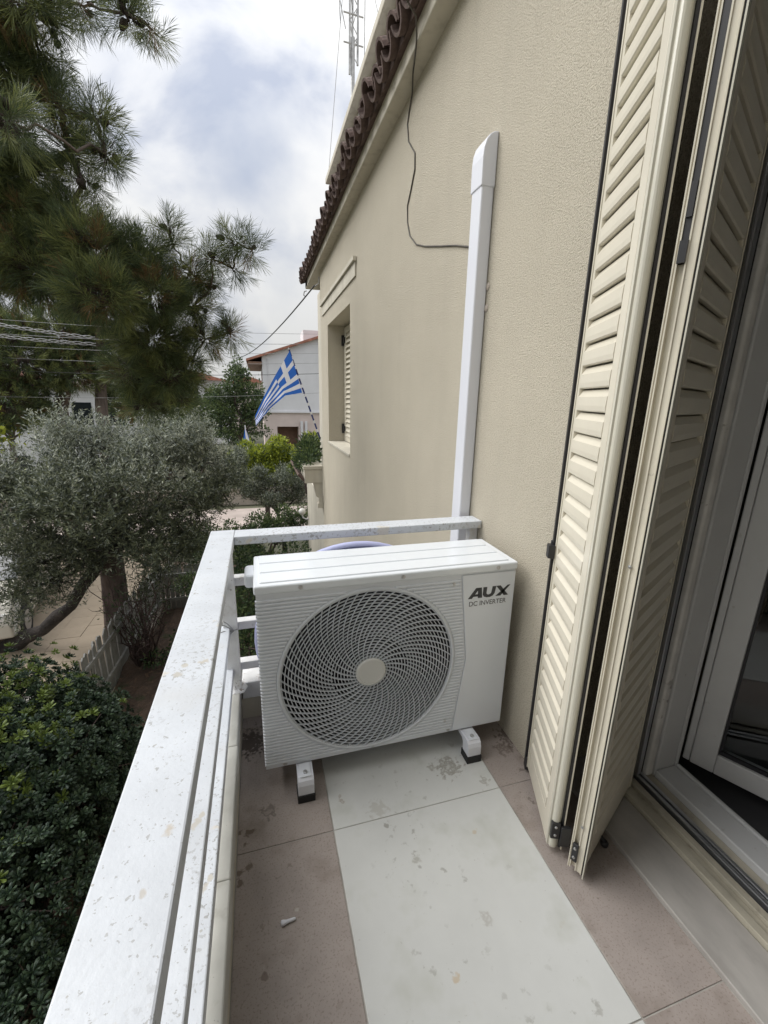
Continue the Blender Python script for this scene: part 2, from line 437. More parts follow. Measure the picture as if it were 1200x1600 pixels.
# ------------------------------------------------------------------ mesh helpers
class MB:
    def __init__(s):
        s.v, s.f, s.mi = [], [], []

    def add(s, vs, fs, mi=0):
        n = len(s.v)
        s.v += [tuple(p) for p in vs]
        s.f += [tuple(i + n for i in q) for q in fs]
        s.mi += [mi] * len(fs)
        return s

    def box(s, x0, x1, y0, y1, z0, z1, mi=0):
        vs = [(x0, y0, z0), (x1, y0, z0), (x1, y1, z0), (x0, y1, z0), (x0, y0, z1), (x1, y0, z1), (x1, y1, z1), (x0, y1, z1)]
        return s.add(vs, [(0, 3, 2, 1), (4, 5, 6, 7), (0, 1, 5, 4), (1, 2, 6, 5), (2, 3, 7, 6), (3, 0, 4, 7)], mi)

    def obox(s, o, ax, ay, az, a0, a1, b0, b1, c0, c1, mi=0):
        """box in a local frame: origin o, axes ax ay az"""
        o, ax, ay, az = map(Vector, (o, ax, ay, az))
        vs = []
        for c in (c0, c1):
            for a, b in ((a0, b0), (a1, b0), (a1, b1), (a0, b1)):
                vs.append(o + ax * a + ay * b + az * c)
        return s.add(vs, [(0, 3, 2, 1), (4, 5, 6, 7), (0, 1, 5, 4), (1, 2, 6, 5), (2, 3, 7, 6), (3, 0, 4, 7)], mi)

    def extr(s, poly, fn, a, b, mi=0):
        """extrude a 2D polygon; fn(p, t) -> 3D"""
        n = len(poly)
        vs = [fn(p, a) for p in poly] + [fn(p, b) for p in poly]
        fs = [(i, (i + 1) % n, n + (i + 1) % n, n + i) for i in range(n)]
        fs += [tuple(range(n - 1, -1, -1)), tuple(range(n, 2 * n))]
        return s.add(vs, fs, mi)

    def tube(s, pts, r, n=8, mi=0, caps=True):
        pts = [Vector(p) for p in pts]
        rs = r if isinstance(r, (list, tuple)) else [r] * len(pts)
        vs, fs = [], []
        ref = None
        for i, p in enumerate(pts):
            t = (pts[min(i + 1, len(pts) - 1)] - pts[max(i - 1, 0)]).normalized()
            if ref is None:
                ref = Vector((0, 0, 1)) if abs(t.z) < 0.9 else Vector((1, 0, 0))
            a = t.cross(ref).normalized()
            bb = a.cross(t).normalized()
            ref = bb
            for k in range(n):
                an = 2 * math.pi * k / n
                vs.append(p + (a * math.cos(an) + bb * math.sin(an)) * rs[i])
        for i in range(len(pts) - 1):
            for k in range(n):
                k2 = (k + 1) % n
                fs.append((i * n + k, i * n + k2, (i + 1) * n + k2, (i + 1) * n + k))
        if caps:
            fs.append(tuple(range(n - 1, -1, -1)))
            fs.append(tuple(range((len(pts) - 1) * n, len(pts) * n)))
        return s.add(vs, fs, mi)

    def lathe(s, prof, o, ax, n=24, mi=0):
        """prof: (r, h) along axis ax from o"""
        o, ax = Vector(o), Vector(ax).normalized()
        ref = Vector((0, 0, 1)) if abs(ax.z) < 0.9 else Vector((1, 0, 0))
        a = ax.cross(ref).normalized()
        b = ax.cross(a)
        vs, fs = [], []
        for r, h in prof:
            for k in range(n):
                an = 2 * math.pi * k / n
                vs.append(o + ax * h + (a * math.cos(an) + b * math.sin(an)) * r)
        for i in range(len(prof) - 1):
            for k in range(n):
                k2 = (k + 1) % n
                fs.append((i * n + k, i * n + k2, (i + 1) * n + k2, (i + 1) * n + k))
        fs.append(tuple(range(n - 1, -1, -1)))
        fs.append(tuple(range((len(prof) - 1) * n, len(prof) * n)))
        return s.add(vs, fs, mi)

    def build(s, name, m, parent=None, smooth=False, bevel=0.0, seg=2, auto=None):
        me = bpy.data.meshes.new(name)
        off = Vector(parent_base(parent))
        me.from_pydata([Vector(p) - off for p in s.v], [], s.f)
        ms = m if isinstance(m, (list, tuple)) else [m]
        for x in ms:
            me.materials.append(MT[x])
        if len(ms) > 1:
            me.polygons.foreach_set('material_index', s.mi)
        if smooth:
            me.polygons.foreach_set('use_smooth', [True] * len(me.polygons))
        me.update()
        return link(name, me, parent, bevel, seg, auto)


BASE = {}


def parent_base(p):
    return BASE.get(p.name, (0, 0, 0)) if p else (0, 0, 0)


def link(name, me, parent=None, bevel=0.0, seg=2, auto=None):
    o = bpy.data.objects.new(name, me)
    col.objects.link(o)
    if parent:
        o.parent = parent
        BASE[o.name] = parent_base(parent)
    if bevel:
        b = o.modifiers.new('bevel', 'BEVEL')
        b.width = bevel
        b.segments = seg
        b.limit_method = 'ANGLE'
        b.angle_limit = R_(40)
    return o


def tag(o, label=None, cat=None, group=None, kind=None):
    if label:
        o['label'] = label
    if cat:
        o['category'] = cat
    if group:
        o['group'] = group
    if kind:
        o['kind'] = kind
    return o


def thing(name, label, cat, base=(0, 0, 0), group=None):
    o = bpy.data.objects.new(name, None)
    col.objects.link(o)
    o.empty_display_size = 0.1
    o.location = base
    BASE[o.name] = tuple(base)
    return tag(o, label, cat, group)


def np_mesh(name, V, Fq, m, parent=None, mi=None):
    """V (n,3), Fq (m,k) constant k"""
    me = bpy.data.meshes.new(name)
    V = np.asarray(V, np.float32) - np.array(parent_base(parent), np.float32)
    k = Fq.shape[1]
    me.vertices.add(len(V))
    me.vertices.foreach_set('co', V.ravel())
    me.loops.add(Fq.size)
    me.loops.foreach_set('vertex_index', Fq.ravel().astype(np.int32))
    me.polygons.add(len(Fq))
    me.polygons.foreach_set('loop_start', np.arange(0, Fq.size, k, dtype=np.int32))
    ms = m if isinstance(m, (list, tuple)) else [m]
    for x in ms:
        me.materials.append(MT[x])
    if mi is not None:
        me.polygons.foreach_set('material_index', np.asarray(mi, np.int32))
    me.update(calc_edges=True)
    me.validate()
    return link(name, me, parent)


def unit(a):
    return a / (np.linalg.norm(a, axis=-1, keepdims=True) + 1e-9)


def perp(D):
    r = unit(rng.normal(size=D.shape))
    return unit(np.cross(D, r))


def leaves(P, D, L, W):
    """diamond leaves slightly folded: returns V, F (quads)"""
    S = perp(D)
    N = np.cross(D, S)
    L = np.asarray(L)[..., None] * np.ones((len(P), 1))
    W = np.asarray(W)[..., None] * np.ones((len(P), 1))
    mid = P + D * L * 0.5 + N * L * 0.05
    V = np.stack([P, mid + S * W / 2, P + D * L - N * L * 0.06, mid - S * W / 2], 1).reshape(-1, 3)
    Fq = np.arange(len(P) * 4).reshape(-1, 4)
    return V, Fq


def in_lobes(lobes, n, shell=0.45):
    """random points through ellipsoid lobes, denser to the surface; returns P, outward dir"""
    lob = np.array(lobes)
    vol = (lob[:, 3] * lob[:, 4] * lob[:, 5]) ** 0.72
    idx = rng.choice(len(lob), n, p=vol / vol.sum())
    d = unit(rng.normal(size=(n, 3)))
    r = shell + (1 - shell) * rng.random((n, 1)) ** 0.6
    r *= 1 + 0.12 * rng.normal(size=(n, 1))
    L = lob[idx]
    return L[:, :3] + d * r * L[:, 3:6], unit(d / L[:, 3:6]), idx


def sublobes(lobes, k=6, f=0.5, keep=0.62):
    """break smooth lobes into smaller, uneven clumps with gaps between"""
    res = []
    for (x, y, z, a, b, c) in lobes:
        res.append((x, y, z, a * keep, b * keep, c * keep))
        for _ in range(k):
            d = unit(rng.normal(size=3))
            d[2] = abs(d[2]) if rng.random() < 0.7 else d[2]
            q = f * (0.5 + 0.7 * rng.random())
            e = 0.72 + 0.45 * rng.random()
            res.append((x + d[0] * a * e, y + d[1] * b * e, z + d[2] * c * e, a * q, b * q, c * q))
    return res


def branch(mb, a, b, r0, r1, wob=0.06, n=6, k=7, sag=0.0):
    a, b = Vector(a), Vector(b)
    ln_ = (b - a).length
    pts, rs = [], []
    for i in range(k):
        t = i / (k - 1)
        p = a.lerp(b, t)
        w = wob * ln_ * math.sin(math.pi * t)
        p += Vector((random.uniform(-w, w), random.uniform(-w, w), random.uniform(-w, w) + sag * math.sin(math.pi * t)))
        pts.append(p)
        rs.append(r0 + (r1 - r0) * t)
    mb.tube(pts, rs, n)
    return pts


# ================================================================== GROUND AND STREET
GZ = -3.0
mb = MB()
mb.add([(-600, -300, GZ - 0.05), (600, -300, GZ - 0.05), (600, 1200, GZ - 0.05), (-600, 1200, GZ - 0.05)], [(0, 1, 2, 3)])
tag(mb.build('ground', 'earth'), 'dry far ground running to the horizon behind the gardens', 'ground', kind='structure')
# garden soil, a bumpy sheet
nx, ny = 36, 60
xs = np.linspace(-2.3, 0.93, nx)
ys = np.linspace(-1.5, 11.5, ny)
gx, gy = np.meshgrid(xs, ys, indexing='ij')
gz = GZ + 0.03 + 0.06 * rng.random(gx.shape) + 0.05 * np.sin(gx * 2.3) * np.cos(gy * 1.7)
V = np.stack([gx, gy, gz], -1).reshape(-1, 3)
ii = np.arange(nx * ny).reshape(nx, ny)
Fq = np.stack([ii[:-1, :-1], ii[1:, :-1], ii[1:, 1:], ii[:-1, 1:]], -1).reshape(-1, 4)
tag(np_mesh('garden_soil', V, Fq, 'soil'), 'brown leaf-strewn soil of the garden below the balcony', 'soil', kind='structure')
st = MB()
st.box(-9.5, -2.5, 2.0, 13.4, GZ - 0.04, GZ)
street = tag(st.build('street', 'grout'), 'beige paved street left of the picket fence', 'street', kind='structure')
# paving stones of the street part that shows
pv = MB()
pv.box(0, 0.395, 0, 0.395, -0.02, 0.012)
pme = None
for i in range(13):
    for j in range(17):
        x = -7.75 + i * 0.40
        y = 6.6 + j * 0.40
        if pme is None:
            o = pv.build('paving_stone', 'paving', street)
            pme = o.data
        else:
            o = link('paving_stone', pme, street)
        o.location = (x + random.uniform(-.002, .002), y, GZ + random.uniform(-0.004, 0.004))
cr = MB()
cr.box(-14, 8, 14.0, 17.2, GZ - 0.04, GZ + 0.02)
tag(cr.build('cross_street', 'paving_pink'), 'pinkish cross street beyond the garden', 'street', kind='structure')

# ================================================================== BALCONY FLOOR
fl = MB()
fl.box(-0.22, 1.02, -1.6, 1.70, -0.22, -0.0022)
floor = tag(fl.build('balcony_floor', 'grout'), 'balcony floor of pale and brown slabs', 'floor', kind='structure')
yj = [-1.405, -0.79, -0.175, 0.44, 1.055, 1.67]
for c, (x0, x1, m_, nm) in enumerate([(-0.131, 0.163, 'slab_brown', 'brown_tile'), (0.166, 0.767, 'slab_light', 'pale_slab'), (0.770, 1.0135, 'slab_brown', 'brown_tile')]):
    for j in range(len(yj) - 1):
        b_ = MB()
        dz = random.uniform(-0.0006, 0.0006)
        g = 0.0014
        b_.box(x0 + g * .3, x1 - g * .3, yj[j] + g, yj[j + 1] - g, -0.03, dz)
        b_.build(nm, m_, floor, bevel=0.0012)
# curb of stone pieces round the floor
cb = MB()
cb.box(-0.235, -0.133, -1.6, 1.752, -0.2, 0.10)
cb.box(-0.132, 0.925, 1.645, 1.752, -0.2, 0.10)
curb = tag(cb.build('balcony_curb', 'smooth_render'), 'low rendered curb around the balcony edge', 'curb', kind='structure')
ycut = [-1.6, -0.62, 0.36, 0.86, 1.30, 1.755]
for a, b in zip(ycut[:-1], ycut[1:]):
    p = MB()
    p.box(-0.245, -0.128 + random.uniform(-0.002, 0.002), a + 0.001, b - 0.001, 0.102, 0.181 + random.uniform(-0.0015, 0.0015))
    p.build('coping_stone', 'curb', curb, bevel=0.004)
for a, b in ((-0.126, 0.42), (0.42, 0.926)):
    p = MB()
    p.box(a + 0.001, b - 0.001, 1.638, 1.756, 0.102, 0.181)
    p.build('coping_stone', 'rail_old', curb, bevel=0.004)

# ================================================================== HOUSE
house = thing('house', 'cream stucco house with tiled eaves whose wall runs along the balcony', 'house', (0.93, 1.06, GZ))


def wall_holes(x, th, ys_, zs_, holes):
    mb = MB()
    def inside(yc, zc):
        return any(h[0] < yc < h[1] and h[2] < zc < h[3] for h in holes)
    for i in range(len(ys_) - 1):
        for j in range(len(zs_) - 1):
            y0, y1, z0, z1 = ys_[i], ys_[i + 1], zs_[j], zs_[j + 1]
            if inside((y0 + y1) / 2, (z0 + z1) / 2):
                continue
            mb.add([(x, y0, z0), (x, y1, z0), (x, y1, z1), (x, y0, z1)], [(3, 2, 1, 0)])
            mb.add([(x + th, y0, z0), (x + th, y1, z0), (x + th, y1, z1), (x + th, y0, z1)], [(0, 1, 2, 3)])
    for (y0, y1, z0, z1) in holes + [(ys_[0], ys_[-1], zs_[0], zs_[-1])]:
        mb.add([(x, y0, z0), (x, y1, z0), (x, y1, z1), (x, y0, z1), (x + th, y0, z0), (x + th, y1, z0), (x + th, y1, z1), (x + th, y0, z1)],
               [(0, 1, 5, 4), (1, 2, 6, 5), (2, 3, 7, 6), (3, 0, 4, 7)])
    return mb


WX = 0.93
WY0, WY1, WZ0, WZ1 = 4.50, 5.94, 0.735, 2.255
wall_holes(WX, 0.28, [-4.0, -0.75, 1.10, WY0, WY1, 6.57], [GZ, -0.06, WZ0, WZ1, 2.75, 3.16],
           [(-0.75, 1.10, -0.06, 2.75), (WY0, WY1, WZ0, WZ1)]).build('wall', 'stucco', house)
# lower storey carries on forward under the front terrace
mb = MB()
mb.box(WX + 0.004, 4.5, 6.572, 9.05, GZ, -0.28)
mb.build('front_wall', 'smooth_render', house)
mb = MB()
mb.box(1.07, 4.5, 6.574, 7.9, -0.27, 3.02)
mb.build('bay_wall', 'smooth_render', house)
# added unseen wall behind the camera, darkens faces turned that way
mb = MB()
mb.box(-2.2, 0.925, -4.0, -1.62, GZ, 3.3)
mb.build('unseen_shade_wall', 'stucco', house)
# added unseen slab overhead, shades the door recess and the wall behind
mb = MB()
mb.box(-1.2, 0.925, -1.6, 0.30, 2.72, 2.90)
mb.build('unseen_shade_slab', 'soffit', house)
# cornice
mb = MB()
mb.box(0.835, WX + 0.1, -1.6, 7.56, 3.02, 3.125)
mb.box(0.835, 4.0, 7.30, 7.565, 3.022, 3.124)
mb.build('cornice', 'soffit', house, bevel=0.006)
# hood strip over the window
mb = MB()
mb.box(0.915, WX - 0.001, 4.22, 6.36, 2.43, 2.55)
mb.box(0.893, WX - 0.001, 4.20, 6.38, 2.552, 2.59)
mb.build('window_hood', 'smooth_render', house, bevel=0.004)
# sill plate
mb = MB()
mb.box(0.918, 1.16, WY0 + 0.003, WY1 - 0.003, WZ0 + 0.002, WZ0 + 0.03)
mb.build('window_sill', 'smooth_render', house, bevel=0.003)
# window shutters, closed, with slats
for k, (a, b) in enumerate([(WY0 + 0.01, (WY0 + WY1) / 2 - 0.004), ((WY0 + WY1) / 2 + 0.004, WY1 - 0.01)]):
    z0, z1 = WZ0 + 0.04, WZ1 - 0.02
    f_ = MB()
    f_.box(1.1450, 1.1800, a, a + 0.11, z0, z1)
    f_.box(1.1450, 1.1800, b - 0.11, b, z0, z1)
    f_.box(1.1460, 1.1790, a + 0.111, b - 0.111, z0, z0 + 0.07)
    f_.box(1.1460, 1.1790, a + 0.111, b - 0.111, z1 - 0.07, z1)
    f_.box(1.1710, 1.1770, a + 0.111, b - 0.111, z0 + 0.071, z1 - 0.071)
    sh = f_.build('window_shutter', 'cream', house, bevel=0.003)
    ns = 21
    ph = (z1 - z0 - 0.15) / ns
    sm = None
    for i in range(ns):
        zc = z0 + 0.075 + i * ph
        s_ = MB()
        s_.add([(1.1370, a + 0.112, zc), (1.1370, b - 0.112, zc), (1.1670, b - 0.112, zc + ph * 0.8), (1.1670, a + 0.112, zc + ph * 0.8),
                (1.1430, a + 0.112, zc - 0.002), (1.1430, b - 0.112, zc - 0.002), (1.1700, b - 0.112, zc + ph * 0.74), (1.1700, a + 0.112, zc + ph * 0.74)],
               [(3, 2, 1, 0), (4, 5, 6, 7), (0, 1, 5, 4), (2, 3, 7, 6), (1, 2, 6, 5), (3, 0, 4, 7)])
        s_.build('slat', 'cream', sh)
    for zz in (z0 + 0.10, z1 - 0.22):
        h = MB()
        h.box(1.1100, 1.1440, (b - 0.02 if k else a - 0.005), (b + 0.005 if k else a + 0.02), zz, zz + 0.13)
        h.box(1.1250, 1.1445, (b - 0.09 if k else a), (b - 0.02 if k else a + 0.1), zz + 0.03, zz + 0.10)
        h.build('hinge', 'black_metal', sh)
# roof: sloping deck and barrel tiles
mb = MB()
mb.add([(0.80, -1.6, 3.128), (4.5, -1.6, 4.45), (4.5, 7.5, 4.45), (0.80, 7.5, 3.128), (0.80, -1.6, 3.09), (4.5, -1.6, 4.41), (4.5, 7.5, 4.41), (0.80, 7.5, 3.09)],
       [(3, 2, 1, 0), (4, 5, 6, 7), (0, 1, 5, 4), (1, 2, 6, 5), (2, 3, 7, 6), (3, 0, 4, 7)])
roof = mb.build('roof', 'tile', house)


def barrel(r0, r1, ln_, th, cover=True, n=9):
    vs, fs = [], []
    for t, r in ((0, r0), (1, r1)):
        for rr in (r, r - th):
            for k in range(n):
                an = math.pi * k / (n - 1)
                z = math.sin(an) * rr * (1 if cover else -1)
                vs.append((t * ln_, math.cos(an) * rr, z))
    for k in range(n - 1):
        o0, i0, o1, i1 = 0, n, 2 * n, 3 * n
        fs += [(o0 + k, o1 + k, o1 + k + 1, o0 + k + 1), (i0 + k + 1, i1 + k + 1, i1 + k, i0 + k), (o0 + k + 1, i0 + k + 1, i0 + k, o0 + k), (o1 + k, i1 + k, i1 + k + 1, o1 + k + 1)]
    fs += [(0, n, 3 * n, 2 * n), (n - 1, 3 * n - 1 + n, 2 * n - 1, 2 * n - 1)][:1]
    m = MB()
    m.add(vs, fs)
    return m


def tmpl(m, name, material):
    me = bpy.data.meshes.new(name)
    me.from_pydata([Vector(v) for v in m.v], [], m.f)
    me.materials.append(MT[material])
    return me


tilts = R_(19.7)
ct = pt = None
for cs in range(2):
    for i in range(35):
        y = 1.75 + i * 0.168
        if ct is None:
            ct = tmpl(barrel(0.074, 0.064, 0.46, 0.014), 'roof_tile', 'tile')
            o = link('roof_tile', ct, roof)
        else:
            o = link('roof_tile', ct, roof)
        xx = 0.752 + cs * 0.36
        zz = 3.118 + (xx - 0.752) * math.tan(tilts) + 0.018 * (1 - 0)
        bx = parent_base(roof)
        o.location = (xx - bx[0] + random.uniform(-0.025, 0.015), y - bx[1] + random.uniform(-.012, .012), zz - bx[2] + random.uniform(-0.006, 0.01))
        o.rotation_euler = (random.uniform(-0.06, 0.06), -tilts, random.uniform(-0.05, 0.05))
        if pt is None:
            pt = tmpl(barrel(0.076, 0.068, 0.46, 0.014, cover=False), 'pan_tile', 'tile')
            o = link('pan_tile', pt, roof)
        else:
            o = link('pan_tile', pt, roof)
        o.location = (xx - 0.02 - bx[0] + random.uniform(-0.015, 0.015), y + 0.084 - bx[1], zz + 0.016 - bx[2])
        o.rotation_euler = (0, -tilts, random.uniform(-0.03, 0.03))
# set-back top storey with its slab edge
mb = MB()
mb.box(1.09, 4.4, -1.6, 6.3, 3.25, 4.028)
mb.build('attic_wall', 'plaster_white', house)
mb = MB()
mb.box(1.0, 4.4, -1.6, 6.42, 4.03, 4.10)
mb.build('attic_slab', 'soffit', house, bevel=0.01)
# terrace end: planter with corbels at the far corner
mb = MB()
mb.box(0.645, 0.926, 6.58, 7.30, 0.05, 0.265)
mb.box(0.625, 0.925, 6.565, 7.32, 0.266, 0.32)
mb.build('planter', 'smooth_render', house, bevel=0.006)
mb = MB()
mb.extr([(0.78, 0.048), (0.926, 0.048), (0.926, -0.28), (0.86, -0.28), (0.86, -0.20), (0.82, -0.17)], lambda p, t: (p[0], t, p[1]), 6.60, 6.72)
mb.box(0.84, 0.925, 6.59, 6.73, -0.36, -0.282)
mb.build('corbel', 'smooth_render', house, bevel=0.004)
mb = MB()
mb.add([(0.56, 6.62, 0.20), (0.64, 6.62, 0.12), (0.64, 8.2, 0.12), (0.56, 8.2, 0.20), (0.54, 6.62, 0.17), (0.64, 6.62, 0.06), (0.64, 8.2, 0.06), (0.54, 8.2, 0.17)],
       [(0, 1, 2, 3), (7, 6, 5, 4), (0, 4, 5, 1), (1, 5, 6, 2), (2, 6, 7, 3), (3, 7, 4, 0)])
mb.build('awning_tiles', 'tile', house)

# ================================================================== BALCONY DOOR + ROOM
JY = 1.06
mb = MB()
mb.box(1.016, 1.172, -0.74, 1.085, -0.05, 0.014)
mb.build('door_sill', 'sill', house, bevel=0.003)
door = thing('balcony_door', 'white framed glazed balcony door standing open inward at the right', 'door', (1.3, 0.2, 0))
JF = 0.93
t_ = MB()
t_.box(1.174, 1.20, -0.72, 1.06, -0.02, 0.030)
t_.box(1.201, 1.222, -0.72, 1.06, -0.02, 0.022)
t_.box(1.223, 1.247, -0.72, 1.06, -0.02, 0.034)
t_.build('shutter_track', 'track', door, bevel=0.002)
t_ = MB()
t_.box(1.248, 1.2615, -0.72, 1.06, -0.02, 0.016)
t_.build('track_gap_fill', 'black', door)  # black strip paints the shade of the gap between the tracks
t_ = MB()
t_.box(1.263, 1.276, -0.72, 1.06, -0.02, 0.036)
t_.box(1.277, 1.283, -0.72, 1.06, -0.02, 0.018)
t_.box(1.284, 1.297, -0.72, 1.06, -0.02, 0.036)
t_.build('track_rail', 'alu', door, bevel=0.002)
t_ = MB()
t_.box(1.298, 1.333, -0.72, 1.06, -0.02, 0.026)
t_.build('drip_strip', 'track', door)
# frame: jamb and bottom
t_ = MB()
t_.box(1.335, 1.425, JF, 1.06, 0.0, 2.7)
t_.box(1.426, 1.44, JF - 0.004, 1.06, 0.0, 2.7)
t_.box(1.335, 1.425, -0.7, JF - 0.001, -0.02, 0.052)
t_.box(1.426, 1.44, -0.7, JF - 0.005, -0.02, 0.060)
t_.box(1.335, 1.44, -0.73, -0.701, -0.02, 2.7)
t_.box(1.335, 1.44, -0.7, JF - 0.001, 2.62, 2.7)
t_.build('frame', 'upvc', door, bevel=0.004)
t_ = MB()
t_.box(1.215, 1.238, JF + 0.03, 1.065, 0.03, 2.7)
t_.build('jamb_strip', 'dirt_strip', door)
t_ = MB()
t_.box(1.239, 1.248, JF + 0.02, 1.064, 0.03, 2.7)
t_.box(1.249, 1.255, JF + 0.032, 1.064, 0.03, 2.7)
t_.build('jamb_channel', 'track', door)
t_ = MB()
t_.box(1.256, 1.283, JF + 0.012, 1.064, 0.036, 2.7)
t_.box(1.256, 1.262, JF + 0.004, JF + 0.0115, 0.036, 2.7)
t_.build('jamb_rail', 'alu', door, bevel=0.002)
t_ = MB()
t_.box(1.284, 1.2985, JF + 0.02, 1.064, 0.02, 2.7)
t_.build('jamb_seal', 'black', door)
t_ = MB()
t_.box(1.30, 1.332, JF + 0.002, 1.064, 0.026, 2.7)
t_.build('jamb_bead', 'upvc_dirty', door, bevel=0.010, seg=4)
t_ = MB()
t_.box(1.441, 1.475, JF + 0.045, 1.06, 0.0, 2.7)
t_.build('rebate', 'upvc_dirty', door)
# screw cap ring on the bottom frame
t_ = MB()
t_.lathe([(0.017, 0), (0.017, 0.0015), (0.0145, 0.0015), (0.0145, 0.0008)], (1.385, 0.78, 0.0523), (0, 0, 1), 20)
t_.build('drain_cap', 'upvc', door)
# sash, swung inward
so = Vector((1.478, 0.945, 0.055))
ax = Vector((0.47, -0.883, 0)).normalized()
az = Vector((0, 0, 1))
an_ = Vector((-ax.y * -1, ax.x, 0))
an_ = Vector((0.883, 0.47, 0)).normalized()  # inward normal
sw = 0.72
t_ = MB()
t_.obox(so, ax, an_, az, 0.0, 0.022, 0.004, 0.06, 0, 2.5)
t_.obox(so, ax, an_, az, 0.023, 0.095, 0, 0.062, 0, 2.5)
t_.obox(so, ax, an_, az, 0.0955, sw - 0.0955, 0, 0.062, 0, 0.078)
t_.obox(so, ax, an_, az, sw - 0.095, sw, 0, 0.062, 0, 2.5)
t_.obox(so, ax, an_, az, 0.0955, sw - 0.0955, 0, 0.062, 2.42, 2.5)
sash = t_.build('sash', 'upvc', door, bevel=0.004)
t_ = MB()
t_.obox(so, ax, an_, az, 0.0957, sw - 0.0957, 0.012, 0.022, 0.079, 0.092)
t_.obox(so, ax, an_, az, 0.0957, 0.104, 0.012, 0.022, 0.093, 2.42)
t_.build('gasket', 'black', sash)
t_ = MB()
t_.obox(so, ax, an_, az, 0.098, sw - 0.098, 0.026, 0.030, 0.0785, 2.419)
t_.build('pane', 'glass', sash)
t_ = MB()
t_.obox(so, ax, an_, az, -0.012, -0.001, 0.0, 0.03, 0.45, 0.53)
t_.obox(so, ax, an_, az, -0.012, -0.001, 0.0, 0.03, 1.45, 1.53)
t_.build('hinge', 'black_metal', sash)
# room behind
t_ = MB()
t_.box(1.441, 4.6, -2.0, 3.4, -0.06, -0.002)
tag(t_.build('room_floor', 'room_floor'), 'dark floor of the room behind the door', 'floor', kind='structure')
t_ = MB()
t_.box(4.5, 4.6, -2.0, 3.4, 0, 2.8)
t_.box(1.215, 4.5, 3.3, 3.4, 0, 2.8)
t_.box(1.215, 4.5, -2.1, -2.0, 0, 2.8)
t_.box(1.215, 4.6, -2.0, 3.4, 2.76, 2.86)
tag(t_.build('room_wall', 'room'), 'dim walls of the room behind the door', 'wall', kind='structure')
# curtain folds bunched to one side inside
cv = MB()
pts = []
n = 60
for i in range(n):
    t = i / (n - 1)
    pts.append((1.75 + 0.55 * t + 0.0 * t, 1.0 + 0.35 * math.sin(t * 2.0), 0.035 * math.sin(t * 46)))
vs, fs = [], []
for (x, y, w) in pts:
    vs += [(x, y + w, 0.02), (x + 0.25, y + w, 2.6)]
for i in range(n - 1):
    fs.append((2 * i, 2 * i + 2, 2 * i + 3, 2 * i + 1))
cv.add(vs, fs)
c_ = cv.build('curtain', 'curtain')
sl = c_.modifiers.new('thick', 'SOLIDIFY')
sl.thickness = 0.004
tag(c_, 'dim brown curtain inside the room behind the door glass', 'curtain')

# ================================================================== FOLDING SHUTTER
shut = thing('folding_shutter', 'cream folding louvred shutter standing half folded beside the door', 'shutter', (0.85, 0.85, 0))


def leaf(pf, pn, normal_sign, stile_far, stile_near, edge_mat):
    """leaf from far foot pf to near foot pn (outer louvred face line); body lies on the other side of the face"""
    pf, pn = Vector((*pf, 0)), Vector((*pn, 0))
    a = (pn - pf)
    w = a.length
    a.normalize()
    nrm = Vector((-a.y, a.x, 0)) * normal_sign      # out of the louvred face
    z = Vector((0, 0, 1))
    T = 0.043
    z0, z1 = 0.03, 2.68
    f_ = MB()
    f_.obox(pf, a, nrm, z, 0.004, stile_far, -T, 0, z0, z1)
    f_.obox(pf, a, nrm, z, stile_far * 0.25, stile_far * 0.5, 0.0005, 0.003, z0, z1)
    f_.obox(pf, a, nrm, z, w - stile_near, w - 0.016, -T, 0, z0, z1)
    f_.obox(pf, a, nrm, z, stile_far + 0.0005, w - stile_near - 0.0005, -T + 0.002, -0.001, z0, z0 + 0.075)
    f_.obox(pf, a, nrm, z, stile_far + 0.0005, w - stile_near - 0.0005, -T + 0.002, -0.001, z1 - 0.075, z1)
    f_.obox(pf, a, nrm, z, stile_far + 0.0005, w - stile_near - 0.0005, -T + 0.001, -T + 0.006, z0 + 0.076, z1 - 0.076)
    lf = f_.build('leaf', 'cream', shut, bevel=0.0025)
    # slats
    ns = 41
    ph = (z1 - z0 - 0.156) / ns
    prof = [(-0.003, 0.003), (0.0005, 0.006), (0.0015, ph * 0.30), (0.0005, ph * 0.68), (-0.003, ph * 0.76), (-0.011, ph * 0.97), (-0.015, ph * 0.99), (-0.015, ph * 0.9), (-0.007, ph * 0.66), (-0.008, 0.010), (-0.013, 0.003)]
    s_ = MB()
    s_.extr(prof, lambda p, t: pf + a * t + nrm * p[0] + z * p[1], stile_far + 0.001, w - stile_near - 0.001)
    me = None
    for i in range(ns):
        if me is None:
            o = s_.build('slat', 'cream', lf)
            me = o.data
        else:
            o = link('slat', me, lf)
        o.location = (0, 0, z0 + 0.078 + i * ph)
    # near edge: profiled aluminium
    e_ = MB()
    k = 9
    half = [(w - 0.016, -0.001), (w - 0.004, -0.001), (w - 0.004, -0.006)]
    arc = [(w - 0.004 + 0.010 * math.sin(math.pi * i / (k - 1)), -0.006 - 0.024 * (1 - math.cos(math.pi * i / (k - 1))) / 2) for i in range(k)]
    poly = half + arc + [(w - 0.004, -0.030), (w - 0.004, -0.033), (w - 0.016, -0.033)]
    if edge_mat == 'channel':
        poly = [(w - 0.0155, -0.001), (w, -0.001), (w, -0.004), (w - 0.003, -0.004), (w - 0.003, -0.016), (w, -0.016), (w, -0.019), (w - 0.012, -0.019),
                (w - 0.012, -0.032), (w, -0.032), (w, -0.034), (w - 0.003, -0.036), (w, -0.0375), (w, -0.040), (w - 0.0155, -0.040)]
    e_.extr(poly, lambda p, t: pf + a * p[0] + nrm * p[1] + z * t, z0 - 0.004, z1)
    e_.build('edge_profile', 'cream_edge' if edge_mat == 'round' else 'cream', lf, smooth=False)
    return lf, pf, a, nrm, z, w, T, z0, z1


